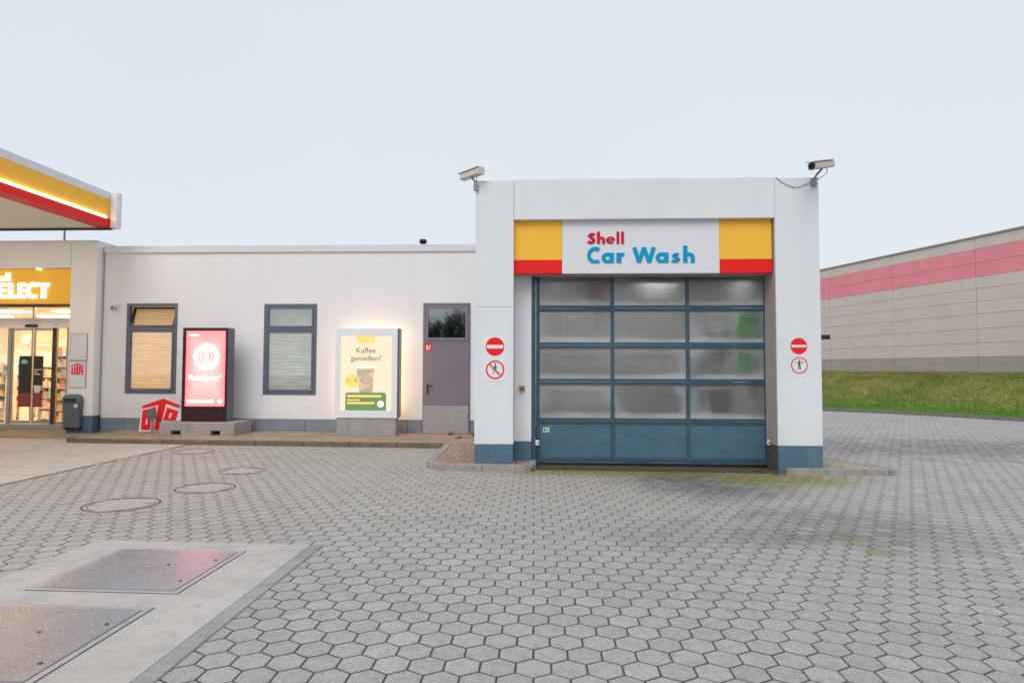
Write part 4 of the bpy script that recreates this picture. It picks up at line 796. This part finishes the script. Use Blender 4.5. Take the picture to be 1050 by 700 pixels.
# plates on the pier
def uta(b_list, fx, fz, y, th_):   # simple house shaped emblem: roof chevron + three letters, unit square
    def poly_(b, pts, k=0): b.prism_y([(fx(u, v), fz(u, v)) for u, v in pts][::-1], y - th_ - .0004 * k, y)
    b = b_list
    poly_(b, [(0, .80), (.5, 1.0), (1, .80), (1, .69), (.5, .87), (0, .69)])                       # roof
    poly_(b, [(.43, .83), (.57, .83), (.57, 0), (.43, 0)], 1)                                      # T stem
    poly_(b, [(.05, .64), (.17, .68), (.17, 0.03), (.05, .03)]); poly_(b, [(.26, .71), (.38, .75), (.38, .03), (.26, .03)]); poly_(b, [(.05, .03), (.38, .03), (.38, .15), (.05, .15)], 1)
    poly_(b, [(.62, .75), (.74, .71), (.74, .0), (.62, .0)]); poly_(b, [(.83, .68), (.95, .64), (.95, .0), (.83, .0)]); poly_(b, [(.62, .75), (.95, .64), (.95, .52), (.62, .62)], 1); poly_(b, [(.62, .42), (.95, .34), (.95, .24), (.62, .32)], 2)
x0, x1 = P(71.7, 370, YPL)[0], P(89.5, 370, YPL)[0]
t_ = thing('pier_plate', 'blank pale framed plate, the upper of two on the shop pier', 'sign', ((x0 + x1) / 2, YPL, 1.6), 'plates on the shop pier'); zA, zB_ = P(80, 369.6, YPL)[2], P(80, 341.8, YPL)[2]
MB().box(x0, x1, YPL - .012, YPL - .001, zA, zB_).build('frame', 'brass', t_); MB().box(x0 + .015, x1 - .015, YPL - .015, YPL - .0125, zA + .015, zB_ - .015).build('plate', 'canopy_white', t_)
t_ = thing('pier_plate', 'framed plate with a red house shaped emblem, the lower of two on the shop pier', 'sign', ((x0 + x1) / 2, YPL, 1.2), 'plates on the shop pier'); zA, zB_ = P(80, 397.5, YPL)[2], P(80, 370, YPL)[2]
MB().box(x0 - .01, x1 - .01, YPL - .012, YPL - .001, zA, zB_).build('frame', 'brass', t_); MB().box(x0 + .005, x1 - .025, YPL - .015, YPL - .0125, zA + .015, zB_ - .015).build('plate', 'canopy_white', t_)
ex0, ex1, ez0, ez1 = P(73.2, 377, YPL)[0], P(86.6, 377, YPL)[0], P(80, 384.2, YPL)[2], P(80, 372.2, YPL)[2]
b = MB(); uta(b, lambda u, v: ex0 + (ex1 - ex0) * u, lambda u, v: ez0 + (ez1 - ez0) * v, YPL - .0155, .003); b.build('emblem', 'sign_red', t_)
# drain pipe between canopy and shop roof
q = P(66.2, 240, YPL + .4); MB().cyl((q[0], YPL + .4, zs_t), (q[0], YPL + .4, zs_t + .55), .022, .022, 12).build('steel_post', 'bracket', None, label='thin grey steel post on the shop roof below the canopy', cat='post')
# ================================================================== CANOPY
YC = 14.75; zc0 = P(112, 235.3, YC)[2]; xc1 = P(121, 218, YC)[0]; xcf = P(112.3, 218, YC)[0]; zc1 = P(121, 199.5, YC)[2]
cn = thing('fuel_canopy', 'white fuel station canopy with glowing yellow and red edge above the forecourt', 'canopy', (-16, 8, 0)); print('canopy', zc0, zc1, xc1)
YN = -3.
z_o1, z_o0, z_r0 = [P(112, y_, YC)[2] for y_ in (206.8, 226.3, 234.3)]
XF = xcf + .12
MB().box(-22, XF, YN, YC, z_o1 + .002, zc1).build('top_band', 'canopy_white', cn, bevel=.004)
MB().box(XF - .35, XF - .002, YN, YC - .02, z_o0 + .03, z_o1).build('yellow_band', 'yellow_panel', cn); MB().box(XF - .35, XF + .022, YN, YC - .02, z_r0, z_o0 - .012).build('red_band', 'red_panel', cn)
MB().box(XF - .05, XF + .03, YN, YC - .3, z_o0 - .010, z_o0 + .034).build('light_strip', 'glow_line', cn)
MB().prism([(XF + .002, YC - .0), (XF + .002, YC - .16), (XF + .16, YC - .16), (XF + .20, YC - .1), (XF + .20, YC - .03), (XF + .16, YC)], z_r0 - .02, zc1 + .005).build('corner_cap', 'canopy_white', cn, bevel=.01)
MB().box(-22, XF, YC + .001, YC + .05, zc0, zc1).build('rear_band', 'canopy_white', cn)
MB().box(-22, XF - .05, YC - .07, YC, zc0 - .02, zc0 + .02).build('rear_edge', 'dark_metal', cn)
b = MB(); y = YN
while y < YC - .2: b.box(-22, XF - .36, y, y + .29, zc0 + .03, zc0 + .06); y += .3
b.build('underside', 'canopy_under', cn)
MB().box(-22, XF - .36, YN, YC - .05, zc0 + .061, zc0 + .1).build('deck', 'soffit', cn)
for xx in (-12.2, -16.5):
    for yy in (3., 7.5, 12.): MB().box(xx - .3, xx + .3, yy - .3, yy + .3, zc0 - .03, zc0 + .029).build('lamp', 'canopy_lamp', cn)
for xx, yy in ((-16.5, 9.8), (-16.5, 1.)): MB().box(xx - .2, xx + .2, yy - .2, yy + .2, -.1, zc0 + .03).build('column', 'canopy_white', cn, bevel=.01)
# ================================================================== STREET THINGS
# totem on its concrete plinth
g0 = G(166, 445.3, .1); g1 = G(240, 446.3, .1); g2 = G(260.5, 440.5, .1); yq = (g0[1] + g1[1]) / 2; print('plinth', g0, g1, g2)
pz0 = gz(g1[0]) + .1; pz1 = P(240, 433.3, yq)[2]; X0, X1 = P(163.5, 440, yq)[0], P(240.2, 440, yq)[0]; Yb = min(g2[1], YWG - .15)
pl = thing('concrete_plinth', 'low grey concrete plinth with two forklift slots under the black light box', 'plinth', ((X0 + X1) / 2, yq, pz0))
s1_, s2_ = P(180, 444, yq)[0], P(220.5, 444, yq)[0]; sh = .10
b = MB(); b.box(X0, X1, yq, Yb, pz0 + sh, pz1)
for a_, b2 in ((X0, s1_ - .11), (s1_ + .11, s2_ - .11), (s2_ + .11, X1)): b.box(a_ + .001, b2, yq + .001, Yb - .001, pz0, pz0 + sh + .002)
b.build('block', 'plinth_concrete', pl, bevel=.008)
yt = yq + .26; X0, X1 = P(187, 390, yt)[0], P(233.2, 390, yt)[0]; tz1 = P(212, 336, yt)[2]; tz0 = pz1
tt_ = thing('advertising_totem', 'black upright light box with a glowing pink screen on a concrete plinth', 'light box', ((X0 + X1) / 2, yt, tz0))
D_ = .32
MB().box(X0, X1, yt + .006, yt + D_, tz0, tz1).build('case', 'totem_side', tt_, bevel=.006)
sx0, sx1, sz0, sz1 = P(190.2, 390, yt)[0], P(230.8, 390, yt)[0], P(212, 416.3, yt)[2], P(212, 339.2, yt)[2]
b = MB().box(X0, sx0, yt - .02, yt + .005, tz0, tz1).box(sx1, X1, yt - .02, yt + .005, tz0, tz1).box(sx0, sx1, yt - .02, yt + .005, tz0, sz0).box(sx0, sx1, yt - .02, yt + .005, sz1, tz1); b.build('frame', 'totem_black', tt_, bevel=.002)
scn = MB().box(sx0, sx1, yt + .0, yt + .004, sz0, sz1).build('screen', 'screen_pink', tt_)
ST = lambda u, v: (sx0 + (sx1 - sx0) * u, sz0 + (sz1 - sz0) * v); SW, SH = sx1 - sx0, sz1 - sz0
cx, cz = ST(.52, .655); n = 60
b = MB(); b.prism_y([(cx + math.cos(2*math.pi*i/n) * SW * .33 * (1 + .045 * math.cos(12 * 2*math.pi*i/n)), cz + math.sin(2*math.pi*i/n) * SW * .33 * (1 + .045 * math.cos(12 * 2*math.pi*i/n))) for i in range(n)], yt - .003, yt); b.build('emblem', 'screen_white', scn)
MB().disc_y(cx, cz, SW * .25, yt - .0036, yt - .0032, 36).build('emblem_field', 'screen_pale', scn)
b = MB(); k_ = 0
for u_, r_, a0_, a1_ in ((-.07, .13, 110, 250), (-.0, .10, 110, 250), (-.02, .12, -60, 60), (.16, .09, 100, 260), (.05, .13, -50, 50)):
    L, R = strip(arc(cx + SW * u_, cz, SW * r_, a0_, a1_, 14), SW * .018); k_ += 1
    for q_ in range(len(L) - 1): b.prism_y([(v[0], v[1]) for v in (L[q_], R[q_], R[q_+1], L[q_+1])], yt - .0048 - .0002 * k_, yt - .0037)
b.build('emblem_detail', 'screen_grey', scn)
text('Reinigung*', 1, 0, 0, yt - .0005, 'screen_white', 'lettering', scn, bold=.03, ext=.003, fit=(ST(.08, 0)[0], ST(.93, 0)[0], ST(0, .33)[1], ST(0, .415)[1]))
b = MB(); a_, b2 = ST(.05, .045), ST(.72, .085); b.box(a_[0], b2[0], yt - .0035, yt, a_[1], b2[1]); a_, b2 = ST(.07, .935), ST(.32, .955); b.box(a_[0], b2[0], yt - .0035, yt, a_[1], b2[1]); c_ = ST(.88, .065); b.disc_y(c_[0], c_[1], SW * .055, yt - .0035, yt, 20); b.build('text_bars', 'screen_white', scn)
# coffee light box
g0 = G(345.5, 445.8, .1); g1 = G(405.5, 447, .1); yq = (g0[1] + g1[1]) / 2 ; print('ad', g0, g1)
X0, X1 = P(344.6, 437, yq)[0], P(406, 437, yq)[0]; z0_ = gz(X0) + .09; z1_ = P(375, 428.4, yq)[2]
ad = thing('coffee_light_box', 'white framed light box with a cream coffee poster standing by the white wall', 'light box', ((X0 + X1) / 2, yq, z0_))
MB().box(X0, X1 - .01, yq + .02, yq + .3, z0_, z1_).build('base', 'plinth_concrete', ad, bevel=.006)
X0, X1 = P(343.5, 385, yq)[0], P(407.3, 385, yq)[0]; z2_ = P(375, 336.3, yq)[2]
fx0, fx1, fz0, fz1 = P(348.8, 385, yq)[0], P(401.4, 385, yq)[0], P(375, 420.8, yq)[2], P(375, 344.2, yq)[2]
b = MB(); 
for r in ((X0, fx0, z1_, z2_), (fx1, X1, z1_, z2_), (fx0, fx1, z1_, fz0), (fx0, fx1, fz1, z2_)): b.box(r[0], r[1], yq, yq + .03, r[2], r[3])
b.build('frame', 'light_frame', ad, bevel=.006)
MB().box(X0 + .004, X1 + .03, yq + .031, yq + .3, z1_ + .004, z2_ - .004).build('case', 'totem_side', ad, bevel=.01)
MB().box(X0 + .06, X1 - .03, yq + .302, yq + .312, z1_ + .05, z2_ - .05).build('rear_panel', 'edge_glow', ad)
po = MB().box(fx0, fx1, yq + .012, yq + .016, fz0, fz1).build('poster', 'poster_cream', ad); yp = yq + .012
PT = lambda px_, py_: (P(px_, py_, yp)[0], P(px_, py_, yp)[2])
def rect(b, a_, c_, k=0, th_=.003):
    (xa, za), (xb, zb_) = PT(*a_), PT(*c_); b.box(min(xa, xb), max(xa, xb), yp - th_ - k * .001, yp - k * .001 if k == 0 else yp - .001 * k, min(za, zb_), max(za, zb_))
b = MB(); rect(b, (366, 351.8), (384.5, 344.3)); b.build('gold_tag', 'poster_gold', po)
f4 = lambda a_, c_: (PT(*a_)[0], PT(*c_)[0], PT(*a_)[1], PT(*c_)[1])
text('Kaffee', 1, 0, 0, yp, 'poster_brown', 'lettering', po, bold=.008, fit=f4((365.5, 361.9), (385.3, 356.2)))
text('genießen?', 1, 0, 0, yp, 'poster_brown', 'lettering', po, bold=.008, fit=f4((359.8, 371.6), (390.9, 364.3)))
b = MB(); b.prism_y([PT(368.6, 403), PT(381.6, 403), PT(384.2, 377), PT(365.6, 377)], yp - .003, yp); b.build('cup', 'poster_cup', po)
b = MB(); b.prism_y([PT(364.6, 377.4), PT(385.2, 377.4), PT(384.2, 374.6), PT(365.6, 374.6)], yp - .0042, yp); b.build('cup_lid', 'poster_white', po)
def swirl(top, bot):
    b = MB(); b.prism_y([PT(*a_) for a_ in bot + top[::-1]], yp - .0045, yp - .0032); return b
swirl([(365.8, 378.4), (371, 379), (378, 378.6), (384, 378.2)], [(366.4, 385.5), (371, 386.2), (377, 384), (383.5, 379.8)]).build('cup_band', 'poster_taupe', po)
swirl([(368.3, 399.8), (373, 398.6), (378, 396), (382.8, 391)], [(368.7, 402.4), (373, 402.5), (378, 402.5), (381.7, 402.4)]).build('cup_band', 'poster_taupe', po)
b = MB(); c_ = PT(375.6, 389.6); b.disc_y(c_[0], c_[1], .15, yp - .0062, yp - .0048, 28, .10); b.build('cup_logo', 'poster_taupe', po)
b = MB(); b.ring(c_[0], c_[1], .04, .055, yp - .0072, yp - .0063, 24); b.build('cup_logo_ring', 'poster_cup', po)
b = MB(); c_ = PT(361, 390.5); b.disc_y(c_[0], c_[1], .165, yp - .003, yp, 28, .15); b.build('price_badge', 'poster_gold', po)
text('1,- €', 1, 0, 0, yp - .0032, 'poster_brown', 'lettering', po, bold=.01, ext=.002, fit=f4((356.2, 392.2), (366.8, 387.6)))
b = MB(); x_a, z_a2 = PT(354, 420.6); x_b, z_b2 = PT(396, 402.3); r_ = .05; b.prism_y([(x_a, z_a2), (x_b, z_a2), (x_b, z_b2 - r_), (x_b - r_ * .3, z_b2 - r_ * .3), (x_b - r_, z_b2), (x_a + r_, z_b2), (x_a + r_ * .3, z_b2 - r_ * .3), (x_a, z_b2 - r_)], yp - .0055, yp - .0003 + .0003); b.build('green_panel', 'poster_green', po)
b = MB()
for a_, c_ in (((356, 407), (391, 404.8)), ((356, 410.5), (369, 409.2)), ((356, 414), (384, 412))): rect(b, a_, c_, 6, .003)
b.build('text_bars', 'poster_gold', po); b = MB(); c_ = PT(390.3, 414); b.disc_y(c_[0], c_[1], .08, yp - .0085, yp - .0058, 24); b.build('round_mark', 'poster_white', po)
# red emblem board leaning by the wall
g0 = G(143, 442.3, .1); yu = g0[1]; print('uta', g0)
X0, X1 = P(142.8, 430, yu)[0], P(186.5, 430, yu)[0]; Z0, Z1 = gz(X0) + .1, P(168, 407.2, yu)[2]
em = thing('emblem_board', 'red and white house shaped emblem board leaning behind the concrete plinth', 'sign', ((X0 + X1) / 2, yu, Z0))
# slanted outline measured from its drawing: u across, v up
fx = lambda px_, py_: (P(px_, py_, yu)[0], max(P(px_, py_, yu)[2], Z0))
def bp(pts, k, nm, mat):
    b = MB(); b.prism_y([fx(*p_) for p_ in pts], yu - .03 - k * .006, yu - .03 - (k - 1) * .006 - .0005); return b.build(nm, mat, em)
board = bp([(142.9, 442.6), (186, 442.6), (186.5, 421), (184.9, 414.2), (168.5, 407.2), (146.5, 415)], 0, 'board', 'sign_white')
bp([(146.6, 415.9), (168.5, 408.2), (185.2, 415.1), (184.8, 418.4), (171, 413.6), (166.3, 432.5), (163.6, 441), (158.7, 441), (163.2, 414.9), (146.5, 418.9)], 1, 'roof_and_stem', 'sign_red')
bp([(147.1, 420.6), (160.6, 416.7), (158.8, 428), (155.4, 429.5), (154.7, 440.6), (145.4, 440.6)], 1, 'left_letter', 'sign_red')
b = MB(); b.prism_y([fx(*p_) for p_ in [(150.4, 435), (151.9, 435), (152.5, 429.2), (151.0, 429.2)]], yu - .045, yu - .0365); b.build('letter_slit', 'sign_white', em)
bp([(168, 430.8), (172.3, 417.3), (183.9, 421.3), (181, 430.8)], 1, 'right_letter', 'sign_red')
b = MB(); b.prism_y([fx(*p_) for p_ in [(173.9, 428.3), (176, 428.3), (177.6, 423.4), (175.5, 423.4)]], yu - .045, yu - .0365); b.build('letter_hole', 'sign_white', em)
q = P(155.8, 424.3, yu - .2); t_ = thing('grey_marker_post', 'small grey square box on a short post in front of the red emblem board', 'post', (q[0] + .05, yu - .2, gz(q[0]) + .1))
MB().box(q[0] - .10, q[0] + .10, yu - .24, yu - .19, q[2] - .11, q[2] + .11).build('box', 'frame_blue', t_, bevel=.006); MB().box(q[0] + .0, q[0] + .05, yu - .225, yu - .195, gz(q[0]) + .1, q[2] - .11).build('post', 'bracket', t_)
# litter bin at the shop pier
g0 = G(73, 440.8, .1); yb = g0[1]; X0, X1 = P(63.6, 420, yb)[0], P(82.3, 420, yb)[0]; z0_ = gz(X0) + .10; z1_ = P(73, 404, yb)[2]; print('bin', g0)
bn = thing('litter_bin', 'grey litter bin with a rounded blue grey lid beside the shop entrance', 'bin', ((X0 + X1) / 2, yb, z0_))
b = MB(); c_ = (X0 + X1) / 2; hw_ = (X1 - X0) / 2; zt_ = z1_ - .22
b.add([(c_ - hw_ * .86, yb, z0_ + .05), (c_ + hw_ * .86, yb, z0_ + .05), (c_ + hw_ * .86, yb + .42, z0_ + .05), (c_ - hw_ * .86, yb + .42, z0_ + .05), (c_ - hw_ * .96, yb - .03, zt_), (c_ + hw_ * .96, yb - .03, zt_), (c_ + hw_ * .96, yb + .46, zt_), (c_ - hw_ * .96, yb + .46, zt_)], [(3, 2, 1, 0), (4, 5, 6, 7), (0, 1, 5, 4), (1, 2, 6, 5), (2, 3, 7, 6), (3, 0, 4, 7)]); b.build('body', 'bin_grey', bn, bevel=.02, seg=3)
b = MB(); b.prism_y([(c_ - hw_, zt_ + .002), (c_ + hw_, zt_ + .002), (c_ + hw_, zt_ + .10), (c_ + hw_ * .8, zt_ + .19), (c_ + hw_ * .3, zt_ + .22), (c_ - hw_ * .3, zt_ + .22), (c_ - hw_ * .8, zt_ + .19), (c_ - hw_, zt_ + .10)], yb - .04, yb + .47); ld = b.build('lid', 'bin_lid', bn, bevel=.02, seg=3)
MB().box(c_ - hw_ * .7, c_ + hw_ * .7, yb - .045, yb - .03, zt_ + .03, zt_ + .12).build('opening', 'black_plastic', ld); MB().box(c_ - hw_ * .86, c_ + hw_ * .86, yb + .02, yb + .4, z0_, z0_ + .05).build('foot', 'black_plastic', bn)
MB().disc_y(c_ + hw_ * .6, zt_ - .06, .045, yb - .04, yb - .028, 16).build('badge', 'ice_white', bn)
# manhole covers
mh = [((125, 517.3), .435, 'concrete filled manhole cover nearest the camera on the left of the paving'), ((210.5, 500.3), .405, 'pinkish manhole cover beyond the nearest one, second from the camera'), ((248, 482.8), .36, 'manhole cover furthest right of the four, in front of the walk'), ((199, 463), .39, 'manhole cover right at the kerb of the raised walk')]
for (px_, py_), r_, lb in mh:
    q = G(px_, py_); x_, y_ = q[0], q[1]; t_ = thing('manhole_cover', lb, 'manhole cover', (x_, y_, gz(x_)), 'round manhole covers in the hexagon paving'); n = 56
    def ringz(b, r0, r1, z1, brk=False): 
        for i in range(n):
            if brk and (math.sin(i * .37 + x_ * 9) > .55 or (i * 7 + int(y_ * 10)) % 23 == 0): continue
            a, c2 = 2*math.pi*i/n, 2*math.pi*(i+1)/n
            b.add([(x_ + r0*math.cos(a), y_ + r0*math.sin(a), z1), (x_ + r1*math.cos(a), y_ + r1*math.sin(a), z1), (x_ + r1*math.cos(c2), y_ + r1*math.sin(c2), z1), (x_ + r0*math.cos(c2), y_ + r0*math.sin(c2), z1)], [(0, 1, 2, 3)])
            b.add([(x_ + r1*math.cos(a), y_ + r1*math.sin(a), z1), (x_ + r1*math.cos(a), y_ + r1*math.sin(a), z1 - .02), (x_ + r1*math.cos(c2), y_ + r1*math.sin(c2), z1 - .02), (x_ + r1*math.cos(c2), y_ + r1*math.sin(c2), z1)], [(0, 1, 2, 3)])
    k_ = .70
    b = MB(); b.prism([(x_ + (r_ + .01) * math.cos(2*math.pi*i/n), y_ + (r_ + .01) * math.sin(2*math.pi*i/n)) for i in range(n)], -.02, .003); b.shear().build('surround', 'cover_fill', t_)
    b = MB(); ringz(b, r_ * .90, r_ * .96, .0065); ringz(b, r_ * .80, r_ * .822, .008, True); b.shear().build('iron_ring', 'cast_iron', t_)
    b = MB(); b.prism([(x_ + r_ * .795 * math.cos(2*math.pi*i/n), y_ + r_ * .795 * math.sin(2*math.pi*i/n)) for i in range(n)], -.02, .006); b.shear(); fl = b.build('lid', 'cover_fill', t_)
    b = MB(); 
    for a in (.4, 3.5): b.box(x_ + math.cos(a) * r_ * .62 - .03, x_ + math.cos(a) * r_ * .62 + .03, y_ + math.sin(a) * r_ * .62 - .012, y_ + math.sin(a) * r_ * .62 + .012, .0, .0075)
    b.shear().build('lift_slot', 'black_plastic', fl)
# steel hatches in the slab
def hatch(x0, x1, y0, y1, lb):
    t_ = thing('steel_hatch', lb, 'hatch', ((x0 + x1) / 2, (y0 + y1) / 2, gz((x0 + x1) / 2)), 'chequer plate hatches in the concrete slab'); f = .045; b = MB()
    for r in ((x0, x0 + f, y0, y1), (x1 - f, x1, y0, y1), (x0 + f, x1 - f, y0, y0 + f), (x0 + f, x1 - f, y1 - f, y1)): b.box(*r, -.02, .013)
    b.shear().build('frame', 'hatch_frame', t_, bevel=.002); MB().box(x0 - .008, x1 + .008, y0 - .008, y1 + .008, -.03, .0095).shear().build('joint', 'joint_dark', t_); MB().box(x0 + f + .005, x1 - f - .005, y0 + f + .005, y1 - f - .005, -.02, .016).shear().build('plate', 'chequer_plate', t_, bevel=.0015); tr_ = MB(); k = 0; pc = .048; yy = y0 + f + .03
    while yy < y1 - f - .02:
        xx = x0 + f + .03; m_ = 0
        while xx < x1 - f - .02:
            a = math.pi / 4 if (k + m_) % 2 else -math.pi / 4; c_, s_ = math.cos(a), math.sin(a); L_, w_ = .020, .0058; z_ = .0162 
            tr_.add([(xx - L_ * c_, yy - L_ * s_, z_), (xx + w_ * s_, yy - w_ * c_, z_), (xx + L_ * c_, yy + L_ * s_, z_), (xx - w_ * s_, yy + w_ * c_, z_), (xx, yy, z_ + .0025)], [(0, 1, 4), (1, 2, 4), (2, 3, 4), (3, 0, 4)]); xx += pc; m_ += 1
        yy += pc; k += 1
    o_ = tr_.shear().build('tread_pattern', 'tread_steel', t_); o_['kind'] = 'stuff'
    for xx, yy in ((x1 - .12, y0 + .25), (x1 - .12, y1 - .3), (x1 - .45, (y0 + y1) / 2 + .1)): MB().cyl((xx, yy, .0), (xx, yy, .0185), .014, .014, 16).shear().build('lock', 'dark_metal', t_)
hatch(-3.79, -2.65, 4.59, 5.67, 'steel chequer plate hatch further from the camera, reflecting pink light'); hatch(-3.79, -2.65, 3.22, 4.31, 'steel chequer plate hatch nearest the camera at the lower left')
# weeds at kerbs and moss tufts
def tuft(q, n, h, lb):
    b = MB(); r_ = random.Random(int(q[0] * 1000))
    for k in range(n):
        a = r_.uniform(0, 6.28); rr = abs(r_.gauss(0, .05)); x_, y_ = q[0] + math.cos(a) * rr, q[1] + math.sin(a) * rr; hh = h * r_.uniform(.4, 1); lx, ly = r_.gauss(0, .03), r_.gauss(0, .03); ww_ = .006
        b.add([(x_ - ww_, y_, q[2]), (x_ + ww_, y_, q[2]), (x_ + lx, y_ + ly, q[2] + hh)], [(0, 1, 2)])
    b.build('weed', 'weed_green', None, label=lb, cat='weed', group='weeds at the kerbs')
for px_, py_, h_, hh, lb in ((462, 445.5, .11, .10, 'tuft of weeds at the foot of the violet door'), (487, 447, .11, .12, 'tuft of weeds in the corner between violet door and left pillar'), (471, 449, .11, .06, 'low weeds on the paving in front of the violet door'), (545, 482, .01, .05, 'moss tuft between the left island kerb and the wash door'), (796, 486, .01, .06, 'moss tuft at the inner foot of the right pillar'), (914, 484, .01, .04, 'dry grass at the right tip of the right island')):
    q = G(px_, py_, h_); tuft(q, 60, hh, lb)
# bare trees across the yard behind the viewer (mirrored in the glazing)
def tree(x, y, h, sd, lb):
    r_ = random.Random(sd); t_ = thing('bare_tree', lb, 'tree', (x, y, 0), 'trees across the yard'); b = MB(); lf_ = MB()
    b.cyl((x, y, -.3), (x, y, h * .5), .14, .08, 8); b.cyl((x, y, h * .5), (x + .1, y, h), .08, .01, 6)
    for k in range(60):
        z = h * r_.uniform(.1, .9); a = r_.uniform(0, 6.28); L = (h - z) * .28 + .4; e = Vector((x + math.cos(a) * L, y + math.sin(a) * L, z + L * 1.6)); s_ = Vector((x, y, z)); b.cyl(s_, e, .03, .006, 4, False)
        for m_ in range(9):
            u = r_.uniform(.25, 1); p_ = s_.lerp(e, u); e2 = p_ + Vector((r_.gauss(0, .3), r_.gauss(0, .3), r_.uniform(.2, .7))); b.cyl(p_, e2, .010, .004, 3, False)
            for z_ in range(5): c_ = p_.lerp(e2, r_.random()) + Vector((r_.gauss(0, .06), r_.gauss(0, .06), r_.gauss(0, .06))); v = Vector((r_.gauss(0, 1), r_.gauss(0, 1), r_.gauss(0, 1))).normalized() * .06; u2 = v.orthogonal().normalized() * .04; lf_.add([c_ - v, c_ + u2, c_ + v, c_ - u2], [(0, 1, 2, 3)])
    b.build('trunk', 'bark', t_); lf_.build('crown', 'leaf_dark', t_)
for i, (x, h) in enumerate(((-5.3, 5.4), (-6.3, 4.9), (-7.4, 4.5), (-4.0, 5.6), (-10.5, 4))): tree(x, -13 - (i % 2) * 1.5, h, 10 + i, ['slender bushy tree behind the viewer, second from the right', 'slender bushy tree behind the viewer, in the middle of the row', 'short bushy tree behind the viewer, left of the close group', 'tallest bushy tree behind the viewer, at the right end', 'lone bushy tree behind the viewer, far left'][i])
